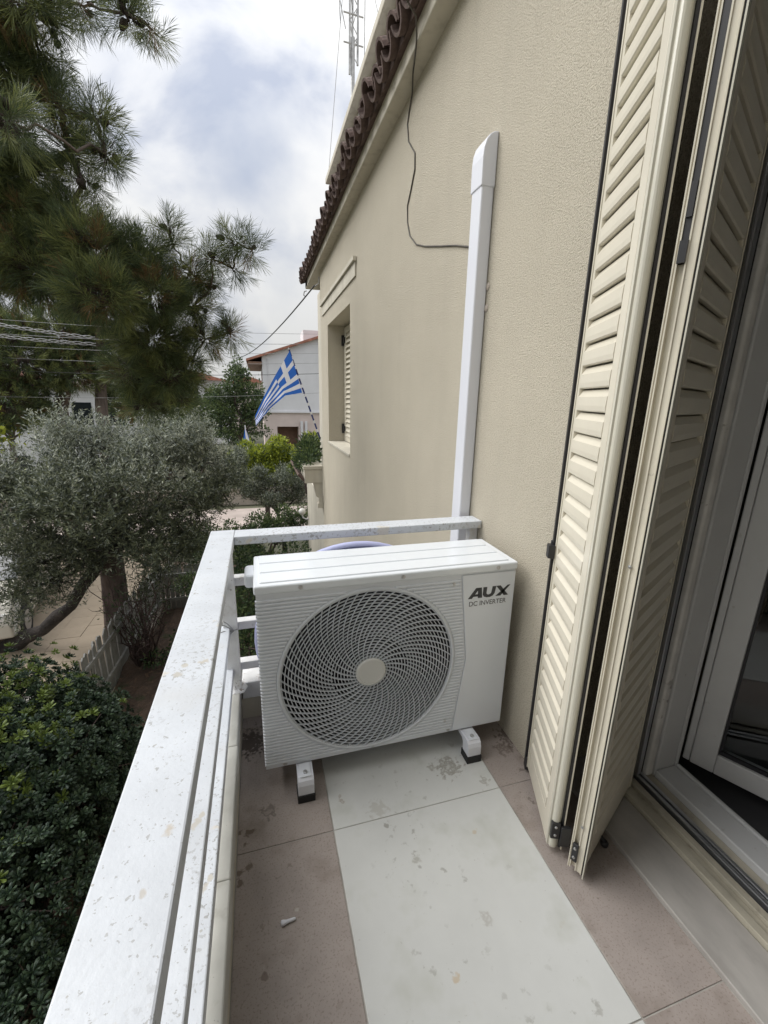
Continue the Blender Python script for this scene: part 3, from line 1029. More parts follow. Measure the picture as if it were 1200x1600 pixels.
# leaf A stands against the wall
lf, pf, a, nrm, z, w, T, z0, z1 = leaf((0.905, 1.095), (0.788, 0.818), -1, 0.030, 0.052, 'round')
g = MB()
g.obox(pf, a, nrm, z, -0.009, 0.0035, -T - 0.001, 0.009, z0, z1)
g.build('gasket', 'black', lf)
g = MB()
g.obox(pf, a, nrm, z, w - 0.016, w + 0.001, -0.040, -0.0335, z0 - 0.006, z1)
g.build('edge_gasket', 'black', lf)
g = MB()
g.obox(pf, a, nrm, z, w - 0.016, w + 0.003, -0.044, -0.0405, z0 - 0.012, z1)
g.build('edge_fin', 'cream', lf)
g = MB()
g.obox(pf, a, nrm, z, w - 0.003, w + 0.010, -0.030, -0.004, z0 + 0.035, z0 + 0.095)
g.obox(pf, a, nrm, z, w + 0.004, w + 0.016, -0.060, -0.0305, z0 + 0.015, z0 + 0.085)
hg = g.build('hinge', 'black_metal', lf, bevel=0.002)
for q in (0.050, 0.080):
    g = MB()
    g.lathe([(0.0045, 0), (0.004, 0.002), (0.001, 0.003)], pf + a * (w + 0.0102) + nrm * -0.016 + z * (z0 + q), a, 12)
    g.build('hinge_screw', 'steel', lf)
g = MB()
g.obox(pf, a, nrm, z, -0.015, 0.012, -0.020, 0.008, 0.012, 0.066)
g.tube([pf + a * -0.006 + nrm * -0.005 + z * 0.0, pf + a * -0.006 + nrm * -0.005 + z * 0.06], 0.007, 8)
g.build('pivot', 'black_metal', lf, bevel=0.003)
g = MB()
g.obox(pf, a, nrm, z, -0.012, 0.016, 0.002, 0.024, 0.86, 0.905)
g.obox(pf, a, nrm, z, -0.018, -0.004, -0.03, 0.012, 0.855, 0.915)
g.build('latch', 'black_metal', lf, bevel=0.003)
# leaf B runs back to the door jamb
lf, pf, a, nrm, z, w, T, z0, z1 = leaf((1.212, 0.918), (0.829, 0.716), 1, 0.026, 0.075, 'channel')
g = MB()
g.obox(pf, a, nrm, z, w - 0.0155, w - 0.004, -0.0005, 0.003, z0 - 0.006, z1)
g.build('face_gasket', 'black', lf)
g = MB()
g.obox(pf, a, nrm, z, w - 0.016, w + 0.002, 0.0035, 0.0065, z0 - 0.012, z1)
g.build('edge_fin', 'cream_edge', lf)
g = MB()
g.obox(pf, a, nrm, z, w - 0.004, w + 0.006, -0.034, -0.017, z0 + 0.030, z0 + 0.092)
g.build('hinge', 'black_metal', lf, bevel=0.002)
for dw, dn, q in ((0.0062, -0.0255, z0 + 0.046), (0.0062, -0.0255, z0 + 0.078), (0.0002, -0.0178, 0.98), (0.0002, -0.0178, z0 + 0.16)):
    g = MB()
    g.lathe([(0.0045, 0), (0.004, 0.002), (0.001, 0.003)], pf + a * (w + dw) + nrm * dn + z * q, a, 12)
    g.build('hinge_screw', 'steel', lf)
g = MB()
g.obox(pf, a, nrm, z, w - 0.013, w - 0.0125 + 0.010, -0.031, -0.020, 1.62, 2.68)
g.obox(pf, a, nrm, z, w - 0.012, w + 0.004, -0.033, -0.0185, 1.62, 1.66)
g.obox(pf, a, nrm, z, w - 0.012, w + 0.002, -0.0305, -0.0205, 1.70, 1.76)
g.build('bolt_rod', 'black_metal', lf)
g = MB()
g.lathe([(0.010, 0), (0.012, 0.004), (0.012, 0.012), (0.008, 0.016)], pf + a * (w - 0.16) + nrm * 0.01 + z * 0.006, (0, 0, 1), 14)
g.tube([pf + a * (w - 0.16) + nrm * 0.01 + z * 0.02, pf + a * (w - 0.16) + nrm * -0.02 + z * 0.045], 0.005, 8)
g.build('roller', 'black_metal', lf)

# ================================================================== RAILING
rail = thing('balcony_railing', 'weathered white painted steel railing around the balcony edge', 'railing', (-0.15, 1.65, 0.18))
RZ = 0.837
b_ = MB()
b_.box(-0.201, -0.112, -1.6, 1.705, RZ - 0.032, RZ)
b_.build('top_rail', 'rail', rail, bevel=0.003)
b_ = MB()
b_.box(-0.1115, 0.928, 1.612, 1.703, RZ - 0.034, RZ - 0.001)
b_.build('top_rail', 'rail', rail, bevel=0.003)
for zt in (0.660, 0.468, 0.281):
    b_ = MB()
    b_.box(-0.190, -0.150, -1.6, 1.62, zt - 0.037, zt)
    b_.build('crossbar', 'rail', rail, bevel=0.003)
    b_ = MB()
    b_.box(-0.146, 0.928, 1.640, 1.680, zt - 0.037, zt - 0.001)
    b_.build('crossbar', 'rail_old', rail, bevel=0.003)
for (x0, x1, y0, y1) in ((-0.176, -0.147, 1.60, 1.64), (-0.187, -0.153, 0.0, 0.04), (-0.187, -0.153, -1.55, -1.51)):
    b_ = MB()
    b_.box(x0, x1 + 0.024, y0, y1, 0.175, RZ - 0.033)
    b_.build('post', 'rail_old', rail, bevel=0.003)
b_ = MB()
b_.box(0.888, 0.9275, 1.644, 1.678, 0.175, RZ - 0.036)
b_.build('post', 'rail_old', rail, bevel=0.003)
b_ = MB()
b_.lathe([(0.05, 0), (0.045, 0.006), (0.03, 0.012), (0.02, 0.03)], (-0.15, 1.62, 0.176), (0, 0, 1), 8)
b_.build('post_foot', 'rail_old', rail)
# twist of wire round the post
w_ = MB()
w_.tube([(-0.182, 1.595, 0.455), (-0.12, 1.594, 0.46), (-0.118, 1.645, 0.462), (-0.182, 1.645, 0.458), (-0.182, 1.595, 0.455)], 0.0022, 6)
for d in ((-0.055, -0.02, 0.045), (-0.06, -0.03, 0.01), (-0.05, -0.03, -0.035), (-0.035, -0.02, 0.055), (-0.06, -0.01, -0.02)):
    p0 = Vector((-0.135, 1.592, 0.457))
    w_.tube([p0, p0 + Vector(d) * 0.6 + Vector((0, 0, 0.006)), p0 + Vector(d)], 0.002, 6)
tag(w_.build('wire_tie', 'wire_pale'), 'frayed twist of pale wire tied round the railing corner post', 'wire')

# ================================================================== AIR CONDITIONER OUTDOOR UNIT
AX0, AX1, AY0, AY1, AZ0, AZ1 = -0.037, 0.876, 1.256, 1.515, 0.094, 0.757
ac = thing('air_conditioner', 'white outdoor air conditioner unit with round fan grille on the balcony', 'air conditioner', (0.42, 1.38, 0))
fcx, fcz, FR = 0.333, 0.423, 0.313
# casing: sides, back, bottom, and a front plate with a round hole
b_ = MB()
b_.box(AX0 + 0.004, AX0 + 0.012, AY0 + 0.012, AY1, AZ0, AZ1)
b_.box(AX1 - 0.012, AX1 - 0.004, AY0 + 0.012, AY1, AZ0, AZ1)
b_.box(AX0 + 0.0125, AX1 - 0.0125, AY1 - 0.01, AY1, AZ0, AZ1)
b_.box(AX0 + 0.0125, AX1 - 0.0125, AY0 + 0.012, AY1 - 0.0105, AZ0, AZ0 + 0.008)
b_.box(AX0 + 0.0125, AX1 - 0.0125, AY0 + 0.012, AY1 - 0.0105, AZ1 - 0.008, AZ1)
b_.build('casing', 'ac', ac)
b_ = MB()
N = 128
outer = []
for k in range(N):
    an = 2 * math.pi * k / N
    c, s = math.cos(an), math.sin(an)
    tx = ((AX1 - fcx) if c > 0 else (AX0 - fcx)) / c if abs(c) > 1e-6 else 1e9
    tz = ((AZ1 - fcz) if s > 0 else (AZ0 - fcz)) / s if abs(s) > 1e-6 else 1e9
    t = min(tx, tz)
    outer.append((fcx + c * t, fcz + s * t))
# snap nearest to rectangle corners
for cx_, cz_ in ((AX0, AZ0), (AX1, AZ0), (AX1, AZ1), (AX0, AZ1)):
    k = min(range(N), key=lambda i: (outer[i][0] - cx_) ** 2 + (outer[i][1] - cz_) ** 2)
    outer[k] = (cx_, cz_)
ri = FR + 0.002
vs = [(x, AY0, zz) for x, zz in outer] + [(fcx + ri * math.cos(2 * math.pi * k / N), AY0, fcz + ri * math.sin(2 * math.pi * k / N)) for k in range(N)]
vs += [(x, AY0 + 0.012, zz) for x, zz in outer] + [(fcx + ri * math.cos(2 * math.pi * k / N), AY0 + 0.03, fcz + ri * math.sin(2 * math.pi * k / N)) for k in range(N)]
fs = []
for k in range(N):
    k2 = (k + 1) % N
    fs += [(k, k2, N + k2, N + k), (2 * N + k2, 2 * N + k, k, k2)[::-1], (N + k, N + k2, 3 * N + k2, 3 * N + k)]
b_.add(vs, fs)
b_.build('front_panel', 'ac_front', ac)
# horizontal ribs
seam = [(AZ1, 0.662), (0.414, 0.702), (0.123, 0.668), (AZ0, 0.664)]


def seam_x(zz):
    for (za, xa), (zb, xb) in zip(seam[:-1], seam[1:]):
        if zb <= zz <= za:
            return xb + (xa - xb) * (zz - zb) / (za - zb)
    return seam[-1][1]


b_ = MB()
nr = 50
ph = (AZ1 - AZ0 - 0.03) / nr
for i in range(nr):
    zc = AZ0 + 0.014 + (i + 0.5) * ph
    dz = abs(zc - fcz)
    segs = []
    xr = seam_x(zc) - 0.007
    if dz < FR + 0.010:
        h = math.sqrt(max(0, (FR + 0.010) ** 2 - dz * dz))
        segs = [(AX0 - 0.003, fcx - h), (fcx + h, xr)]
    else:
        segs = [(AX0 - 0.003, xr)]
    pr = [(0.002, -ph * 0.46), (-0.0036, -ph * 0.30), (-0.0045, 0.0), (-0.0036, ph * 0.16), (0.002, ph * 0.30)]
    for x0, x1 in segs:
        if x1 - x0 > 0.004:
            b_.extr(pr, lambda p, t: (t, AY0 + p[0] - 0.0005, zc + p[1]), x0, x1)
b_.build('front_ribs', 'ac_front', ac)['kind'] = 'stuff'
# ring lip round the grille
b_ = MB()
b_.lathe([(FR - 0.004, 0.010), (FR - 0.004, -0.004), (FR + 0.001, -0.0055), (FR + 0.0075, -0.004), (FR + 0.0085, -0.0003)], (fcx, AY0, fcz), (0, 1, 0), 128)
b_.f = [f for f in b_.f if len(f) == 4]
b_.mi = [0] * len(b_.f)
b_.build('grille_rim', 'grille', ac, smooth=True)
# smooth service panel on the right with a groove at its seam
b_ = MB()
poly = [(seam_x(z_) - 0.001, z_) for z_ in (AZ1 - 0.004, 0.58, 0.414, 0.27, 0.123, AZ0 + 0.004)] + [(AX1 + 0.001, AZ0 + 0.004), (AX1 + 0.001, AZ1 - 0.004)]
b_.extr(poly, lambda p, t: (p[0], t, p[1]), AY0 - 0.0045, AY0 - 0.0004)
b_.build('service_panel', 'ac', ac, bevel=0.003)
# top cover with rim and raised flutes
b_ = MB()
b_.box(AX0 - 0.006, AX1 + 0.006, AY0 - 0.008, AY1 + 0.006, AZ1 + 0.001, AZ1 + 0.031)
tcv = b_.build('top_cover', 'ac_top', ac, bevel=0.007, seg=4)
fw = (AY1 - AY0 - 0.03) / 3
for k in range(3):
    y0 = AY0 + 0.012 + k * (fw + 0.006)
    b_ = MB()
    b_.box(AX0 + 0.012, AX1 - 0.022, y0, y0 + fw, AZ1 + 0.026, AZ1 + 0.0355)
    b_.build('flute', 'ac_top', tcv, bevel=0.0045, seg=3)
# grille
b_ = MB()


def ring(r, th, d, n=120, y0=-0.001):
    vs, fs = [], []
    for k in range(n):
        an = 2 * math.pi * k / n
        c, s = math.cos(an), math.sin(an)
        for rr, yy in ((r, y0), (r + th, y0), (r + th, y0 + d), (r, y0 + d)):
            vs.append((fcx + rr * c, AY0 + yy, fcz + rr * s))
    for k in range(n):
        k2 = (k + 1) % n
        for q in range(4):
            q2 = (q + 1) % 4
            fs.append((4 * k + q, 4 * k + q2, 4 * k2 + q2, 4 * k2 + q))
    b_.add(vs, fs)


nrings = 23
for i in range(nrings):
    r = 0.056 + (FR - 0.056) * (i + 0.3) / nrings
    ring(r, 0.0027, 0.0045, 100)


def spoke(a0, r0, r1, wd):
    n = 18
    vs, fs = [], []
    for i in range(n):
        t = i / (n - 1)
        r = r0 + (r1 - r0) * t
        q = (r - 0.05) / (FR - 0.05)
        an = a0 - 1.02 * q ** 0.8
        c, s = math.cos(an), math.sin(an)
        an2 = an + 0.01
        tang = Vector((-s, 0, c))
        q2 = q + 0.01
        an3 = a0 - 1.02 * q2 ** 0.8
        rr3 = r + 0.01 * (FR - 0.05)
        dirv = Vector((rr3 * math.cos(an3) - r * c, 0, rr3 * math.sin(an3) - r * s)).normalized()
        side = Vector((-dirv.z, 0, dirv.x)) * wd / 2
        p = Vector((fcx + r * c, AY0, fcz + r * s))
        for yy, sg in ((-0.004, -1), (-0.004, 1), (0.004, 1), (0.004, -1)):
            vs.append(p + side * sg + Vector((0, yy, 0)))
    for i in range(n - 1):
        for q in range(4):
            q2 = (q + 1) % 4
            fs.append((4 * i + q, 4 * i + q2, 4 * i + 4 + q2, 4 * i + 4 + q))
    b_.add(vs, fs)


NS = 30
for k in range(NS):
    spoke(2 * math.pi * k / NS, 0.050, FR, 0.0021)
for k in range(NS):
    spoke(2 * math.pi * (k + 0.5) / NS, 0.135, FR, 0.0015)
gr = b_.build('fan_grille', 'grille', ac)
gr['label'] = 'grey grille of rings and swirling spokes'
b_ = MB()
b_.lathe([(0.054, 0.004), (0.054, -0.006), (0.050, -0.0085), (0.044, -0.009), (0.043, -0.0078), (0.001, -0.0075)], (fcx, AY0, fcz), (0, 1, 0), 48)
b_.build('hub_cap', 'hub', ac, smooth=False)
# inside: shroud, motor and blades
b_ = MB()
b_.lathe([(FR + 0.0015, 0.02), (FR + 0.0015, 0.16), (FR - 0.06, 0.20), (0.02, 0.20)], (fcx, AY0, fcz), (0, 1, 0), 64)
b_.f = [f for f in b_.f if len(f) == 4]
b_.mi = [0] * len(b_.f)
b_.build('fan_shroud', 'dark_in', ac, smooth=True)
b_ = MB()
b_.lathe([(0.02, 0.05), (0.065, 0.055), (0.07, 0.14), (0.03, 0.19)], (fcx, AY0, fcz), (0, 1, 0), 32)
for k in range(3):
    n1_, n2_ = 8, 12
    vs, fs = [], []
    for i in range(n1_):
        r = 0.06 + (0.285 - 0.06) * i / (n1_ - 1)
        for j in range(n2_):
            t = j / (n2_ - 1)
            an = 2 * math.pi * k / 3 + 0.35 + (t - 0.5) * (0.9 + 0.65 * i / (n1_ - 1)) + 0.5 * i / (n1_ - 1)
            vs.append((fcx + r * math.cos(an), AY0 + 0.075 + 0.075 * t, fcz + r * math.sin(an)))
    for i in range(n1_ - 1):
        for j in range(n2_ - 1):
            fs.append((i * n2_ + j, i * n2_ + j + 1, (i + 1) * n2_ + j + 1, (i + 1) * n2_ + j))
    b_.add(vs, fs)
b_.build('fan', 'fan_blade', ac, smooth=True)
# lettering
b_ = MB()


def glyph(polys, x, zz, sx, sz, slope=0.0):
    for q in polys:
        b_.extr([(x + px * sx, zz + pz * sz) for px, pz in q], lambda p, t: (p[0], t, p[1]), AY0 - 0.0056, AY0 - 0.0044)


lx, lz, sx, sz = 0.690, 0.660, 0.0560, 0.040
A_ = [[(0.0, 0.0), (0.26, 0.0), (0.36, 0.20), (0.70, 0.20), (0.72, 0.0), (1.0, 0.0), (0.90, 1.0), (0.50, 1.0)]]
glyph([[(0.0, 0.0), (0.27, 0.0), (0.80, 1.0), (0.52, 1.0)], [(0.70, 0.0), (1.0, 0.0), (0.93, 1.0), (0.66, 1.0)], [(0.30, 0.17), (0.80, 0.17), (0.80, 0.38), (0.40, 0.38)]], lx, lz, sx, sz)
ua = [(0.02, 1.0), (0.30, 1.0), (0.27, 0.42), (0.31, 0.29), (0.42, 0.235), (0.55, 0.27), (0.63, 0.36), (0.70, 1.0), (0.97, 1.0), (0.88, 0.33), (0.76, 0.10), (0.55, -0.02), (0.30, -0.02), (0.10, 0.08), (0.01, 0.28)]
uq = [[ua[0], ua[1], ua[2], ua[14]], [ua[14], ua[2], ua[3], ua[13]], [ua[13], ua[3], ua[4], ua[12]], [ua[12], ua[4], ua[5], ua[11]], [ua[11], ua[5], ua[6], ua[10]], [ua[10], ua[6], ua[9]], [ua[6], ua[7], ua[8], ua[9]]]
glyph(uq, lx + 0.0575, lz, sx * 0.98, sz)
glyph([[(0.02, 1.0), (0.36, 1.0), (1.0, 0.0), (0.66, 0.0)], [(0.92, 1.0), (1.10, 1.0), (0.40, 0.0), (0.02, 0.0)]], lx + 0.1095, lz, sx * 0.95, sz)
b_.build('brand_lettering', 'ink', ac)
cu = bpy.data.curves.new('caption', 'FONT')
cu.body = 'DC INVERTER'
cu.size = 0.0265
cu.extrude = 0.0004
cu.space_character = 1.0
to = bpy.data.objects.new('caption_tmp', cu)
col.objects.link(to)
dg = bpy.context.evaluated_depsgraph_get()
dg.update()
tm = bpy.data.meshes.new_from_object(to.evaluated_get(dg))
bpy.data.objects.remove(to)
xsv = [v.co.x for v in tm.vertices]
wd = max(xsv) - min(xsv)
bb = parent_base(ac)
kx = 0.150 / wd
for v in tm.vertices:
    x, y, z_ = v.co
    v.co = (0.696 + (x - min(xsv)) * kx - bb[0], AY0 - 0.0049 - z_ - bb[1], 0.630 + y - bb[2])
tm.materials.clear()
tm.materials.append(MT['ink_thin'])
tm.name = 'caption_lettering'
link('caption_lettering', tm, ac)
# screws
for (x, zz) in ((0.100, AZ1 + 0.016), (0.440, AZ1 + 0.016), (0.800, AZ1 + 0.016), (0.632, 0.722), (0.632, 0.150), (0.028, AZ0 + 0.010), (0.345, AZ0 + 0.010), (0.650, AZ0 + 0.010)):
    s_ = MB()
    yo = AY0 - (0.0085 if zz > AZ1 else 0.0012)
    s_.lathe([(0.0075, 0), (0.0075, -0.0012), (0.0048, -0.0014), (0.0046, -0.0036), (0.002, -0.0044), (0.0012, -0.0028)], (x, yo, zz), (0, 1, 0), 14)
    s_.build('screw', 'steel', ac)
# carry handle / valve cover on the left end
s_ = MB()
s_.box(AX0 - 0.038, AX0 + 0.003, 1.40, 1.50, 0.715, 0.765)
s_.build('handle_cover', 'ac', ac, bevel=0.012, seg=3)
s_ = MB()
s_.box(AX1 - 0.006, AX1 + 0.014, 1.33, 1.49, 0.25, 0.42)
s_.build('valve_cover', 'ac', ac, bevel=0.008)
# feet
for fx in (0.092, 0.730):
    ft = MB()
    prof = [(1.215, 0.094), (1.235, 0.094), (1.52, 0.094), (1.52, 0.075), (1.245, 0.075), (1.232, 0.068), (1.229, 0.03), (1.178, 0.03), (1.180, 0.062), (1.190, 0.084)]
    prof = [(1.197, 0.0915), (1.222, 0.0915), (1.222, 0.090), (1.52, 0.090), (1.52, 0.072), (1.238, 0.072), (1.228, 0.062), (1.226, 0.030), (1.180, 0.030), (1.181, 0.066), (1.186, 0.082)]
    ft.extr(prof, lambda p, t: (t, p[0], p[1]), fx - 0.027, fx + 0.027)
    foot = ft.build('foot', 'pvc', ac, bevel=0.005)
    ft = MB()
    ft.box(fx - 0.030, fx + 0.030, 1.176, 1.232, 0.0, 0.0295)
    ft.build('rubber_pad', 'rubber', foot, bevel=0.002)
    ft = MB()
    ft.box(fx - 0.030, fx + 0.030, 1.46, 1.52, 0.0, 0.071)
    ft.build('rubber_pad', 'rubber', foot)
    ft = MB()
    ft.lathe([(0.013, 0), (0.013, 0.002), (0.0075, 0.0025), (0.0075, 0.008), (0.004, 0.009)], (fx, 1.210, 0.0916), (0, 0, 1), 6)
    ft.build('bolt', 'steel', foot)
    ft = MB()
    ft.box(fx - 0.019, fx + 0.019, 1.193, 1.250, 0.0917, 0.0945)
    ft.build('bracket_plate', 'ac', foot, bevel=0.001)

# ================================================================== LILAC TUB BEHIND THE UNIT
tb = MB()
tcx, tcz, ta, tbz = 0.345, 0.42, 0.405, 0.381
n = 56
prof = [(1.0, 1.585), (1.0, 1.572), (0.965, 1.566), (0.95, 1.572), (0.93, 1.590), (0.90, 1.600), (0.5, 1.603)]
vs, fs = [], []
for sc_, y in prof:
    for k in range(n):
        an = 2 * math.pi * k / n
        vs.append((tcx + ta * sc_ * math.cos(an), y - 0.02 + (0.0), tcz + tbz * sc_ * math.sin(an)))
for i in range(len(prof) - 1):
    for k in range(n):
        k2 = (k + 1) % n
        fs.append((i * n + k, i * n + k2, (i + 1) * n + k2, (i + 1) * n + k))
fs.append(tuple(range((len(prof) - 1) * n, len(prof) * n)))
tb.add(vs, fs)
o = tb.build('wash_tub', 'tub', smooth=True)
so_ = o.modifiers.new('thick', 'SOLIDIFY')
so_.thickness = 0.003
tag(o, 'pale lilac plastic tub standing on edge behind the air conditioner', 'tub')

# ================================================================== PIPE DUCT AND CABLE ON THE WALL
duct = thing('pipe_duct', 'white plastic pipe duct running up the stucco wall behind the unit', 'duct', (0.9, 1.77, 0.2))
d_ = MB()
d_.box(0.873, WX - 0.002, 1.728, 1.812, 0.22, 2.165)
d_.build('duct_body', 'pvc', duct, bevel=0.007, seg=3)
d_ = MB()
poly = [(WX - 0.0015, 2.168), (0.868, 2.168), (0.866, 2.235), (0.872, 2.275), (0.888, 2.312), (0.908, 2.332), (WX - 0.0015, 2.338)]
poly = [(WX - 0.0015, 2.150), (0.869, 2.150), (0.868, 2.245), (0.871, 2.276), (0.880, 2.302), (0.895, 2.321), (0.912, 2.331), (WX - 0.0015, 2.334)]
d_.extr(poly, lambda p, t: (p[0], t, p[1]), 1.724, 1.816)
d_.build('end_cap', 'pvc', duct, bevel=0.004)
for zz in (1.72, 1.80):
    d_ = MB()
    d_.lathe([(0.016, 0), (0.012, 0.004), (0.001, 0.006)], (WX - 0.001, 1.722, zz), (-1, 0, 0), 9)
    d_.build('sealant', 'wall_low', duct)
ca = MB()
ca.tube([(0.62, 2.24, 3.45), (0.64, 2.26, 3.12), (0.80, 2.36, 3.06), (0.826, 2.42, 3.03), (0.84, 2.47, 3.008), (0.88, 2.62, 3.008), (0.92, 2.74, 3.0), (0.925, 2.80, 2.95), (0.926, 2.83, 2.90), (0.926, 2.80, 2.80), (0.926, 2.68, 2.69), (0.926, 2.672, 2.61), (0.926, 2.73, 2.53),
         (0.926, 2.785, 2.47), (0.926, 2.775, 2.38), (0.926, 2.72, 2.29), (0.926, 2.60, 2.21), (0.926, 2.46, 2.16), (0.926, 2.25, 2.10), (0.926, 2.05, 2.045), (0.926, 1.90, 1.995), (0.91, 1.81, 1.985)], 0.0042, 6)
tag(ca.build('wall_cable', 'cable', smooth=True), 'thin brown cable looping down the wall into the pipe duct', 'cable')

# ================================================================== PORCH LAMP, FLAG, ANTENNA
lp = thing('porch_lamp', 'small white globe lamp on the lower front wall corner', 'lamp', (0.93, 9.0, -1.2))
g = MB()
g.lathe([(0.001, -0.075), (0.04, -0.064), (0.066, -0.035), (0.075, 0.0), (0.066, 0.035), (0.04, 0.064), (0.001, 0.075)], (0.80, 8.95, -1.03), (0, 0, 1), 20)
g.build('globe', 'lamp_glass', lp, smooth=True)
g = MB()
g.tube([(0.80, 8.95, -1.10), (0.82, 8.95, -1.17), (0.88, 8.95, -1.2), (0.933, 8.95, -1.2)], 0.016, 8)
g.build('arm', 'pole_white', lp)

FB, FT_ = Vector((1.035, 7.55, 0.62)), Vector((0.545, 7.55, 2.09))
flag = thing('flag', 'large blue and white striped flag with a cross hanging from the far house corner', 'flag', FB)
fd = (FT_ - FB)
n = 20
for k in range(n):
    g = MB()
    g.tube([FB + fd * ((k - (0.35 if k % 2 else 0)) / n), FB + fd * ((k + (0.998 if k % 2 else 0.645)) / n)], 0.014, 8)
    g.build('pole_band', 'pole_blue' if k % 2 else 'pole_white', flag)
g = MB()
g.lathe([(0.001, -0.02), (0.02, 0.0), (0.001, 0.03)], FT_ + fd.normalized() * 0.01, fd, 10)
g.build('finial', 'wire_pale', flag)
# cloth
def edge(t, c):
    return float(np.interp(t, (0, 1 / 3, 2 / 3, 1), c))


TOPX, TOPZ = (0.556, 0.327, 0.105, -0.050), (2.080, 1.719, 1.339, 1.020)
BOTX, BOTZ = (0.735, 0.457, 0.177, -0.042), (1.42, 1.367, 1.135, 0.870)
nu, nv = 48, 36
hoA, hoB = FB + fd * 0.985, FB + fd * 0.47
vs = []
for j in range(nv + 1):
    s = j / nv
    h = hoA.lerp(hoB, s)
    for i in range(nu + 1):
        t = i / nu
        # upper edge hangs steeply, lower edge bellies out then falls
        top = Vector((edge(t, TOPX), 0, edge(t, TOPZ)))
        bot = Vector((edge(t, BOTX), 0, edge(t, BOTZ)))
        p = top.lerp(bot, s ** (1 - 0.35 * t))
        yy = 7.53 + 0.075 * math.sin(8.0 * t + 4.2 * s) * t + 0.03 * math.sin(17 * t - 5 * s) * t
        vs.append((p.x, yy, p.z))
fb_, mi_ = [], []
for j in range(nv):
    for i in range(nu):
        a0 = j * (nu + 1) + i
        fb_.append((a0, a0 + 1, a0 + nu + 2, a0 + nu + 1))
        st_ = j * 9 // nv
        blue = st_ % 2 == 0
        if st_ < 5 and i < nu * 0.37:
            blue = not (st_ == 2 or (nu * 0.148 < i + 0.5 < nu * 0.222))
        mi_.append(0 if blue else 1)
g = MB()
g.v, g.f, g.mi = vs, fb_, mi_
cl = g.build('cloth', ['flag_blue', 'flag_white'], flag, smooth=True)
# little flag further down the street
f2 = thing('small_flag', 'little blue and white flag far off beside the bright green tree', 'flag', (-0.45, 18, -1.6))
g = MB()
g.tube([(-0.45, 18, -1.6), (-0.52, 18, 0.22)], 0.02, 6)
g.build('pole', 'pole_white', f2)
g = MB()
g.add([(-0.52, 18, 0.15), (-0.66, 18.02, -0.55), (-0.48, 17.98, -0.60), (-0.36, 18.0, -0.52), (-0.42, 18, -0.2)], [(0, 1, 2), (0, 2, 3), (0, 3, 4)])
g.mi = [0, 1, 0]
g.build('cloth', ['flag_blue', 'flag_white'], f2)

ant = thing('antenna_mast', 'lattice aerial mast on the roof behind the eaves', 'antenna', (1.30, 6.0, 4.13))
g = MB()
g.tube([(1.27, 6.0, 4.10), (1.275, 6.0, 5.35)], 0.024, 8)
g.build('pole', 'galv', ant)
g = MB()
g.tube([(1.235, 6.0, 5.0), (1.245, 6.0, 7.6)], 0.013, 6)
g.tube([(1.33, 6.0, 5.1), (1.34, 6.0, 7.6)], 0.013, 6)
g.tube([(1.285, 6.08, 5.1), (1.29, 6.08, 7.6)], 0.013, 6)
for k in range(18):
    z0_ = 5.1 + k * 0.135
    s1 = 1 if k % 2 else -1
    g.tube([(1.287 - 0.046 * s1, 6.0, z0_), (1.287 + 0.046 * s1, 6.0, z0_ + 0.135)], 0.005, 4)
    g.tube([(1.287, 6.08, z0_), (1.287 + 0.046 * s1, 6.0, z0_ + 0.135)], 0.005, 4)
g.build('lattice', 'galv', ant)
g = MB()
for zz in (5.28, 5.55, 5.95):
    g.tube([(1.16, 5.98, zz), (1.40, 6.02, zz + 0.02)], 0.008, 6)
g.tube([(1.12, 5.95, 5.42), (1.10, 6.0, 5.95)], 0.006, 5)
g.tube([(1.18, 5.95, 5.38), (1.05, 5.9, 5.80)], 0.006, 5)
g.tube([(1.41, 6.0, 5.2), (1.42, 6.0, 6.4)], 0.006, 5)
g.build('elements', 'galv', ant)
for (p, q) in (((1.25, 6.0, 6.6), (1.03, 6.32, 4.14)), ((1.32, 6.0, 6.4), (2.2, 6.3, 4.14))):
    g = MB()
    g.tube([p, q], 0.003, 5)
    g.build('guy_wire', 'wire_pale', ant)

# ================================================================== OVERHEAD WIRES
def sagwire(p, q, sag, r, name, m, label, cat='wire', group=None):
    g = MB()
    p, q = Vector(p), Vector(q)
    pts = []
    for i in range(25):
        t = i / 24
        v = p.lerp(q, t)
        v.z -= sag * 4 * t * (1 - t)
        pts.append(v)
    g.tube(pts, r, 5)
    return tag(g.build(name, m, smooth=True), label, cat, group)


hook = MB()
hook.tube([(0.835, 7.4, 2.96), (0.80, 7.4, 2.95), (0.79, 7.42, 2.90), (0.82, 7.42, 2.88)], 0.008, 6)
hook.tube([(0.86, 6.65, 2.86), (0.92, 6.60, 2.90), (0.92, 6.60, 2.98)], 0.008, 6)
tag(hook.build('cable_hook', 'wire_pale'), 'small wire hook under the far corner of the eaves', 'hook')
sagwire((0.86, 6.64, 2.87), (-1.6, 24, 3.4), 0.55, 0.011, 'service_wire', 'wire_dark', 'dark service wire dropping from the eaves corner towards the street')
lv = [(2.95, 2.5, 'pale', .005, 'topmost of the thin overhead wires crossing the pine'),
      (2.62, 2.28, 'pale', .006, 'second overhead wire from the top crossing the pine'),
      (2.36, 2.05, 'pale', .005, 'third overhead wire from the top crossing the pine'),
      (2.10, 1.80, 'pale', .005, 'fourth overhead wire from the top crossing the pine'),
      (1.82, 1.52, 'dark', .007, 'dark overhead wire second from the bottom crossing the pine'),
      (1.20, 1.05, 'pale', .004, 'lowest of the overhead wires crossing the pine')]
for zl, zr, mm, r, lab in lv:
    sagwire((-9.5, 12.2, zl + 0.1), (7.0, 12.6, zr + 0.95), 0.35, r, 'overhead_wire', 'wire_' + mm, lab, group='overhead wires')
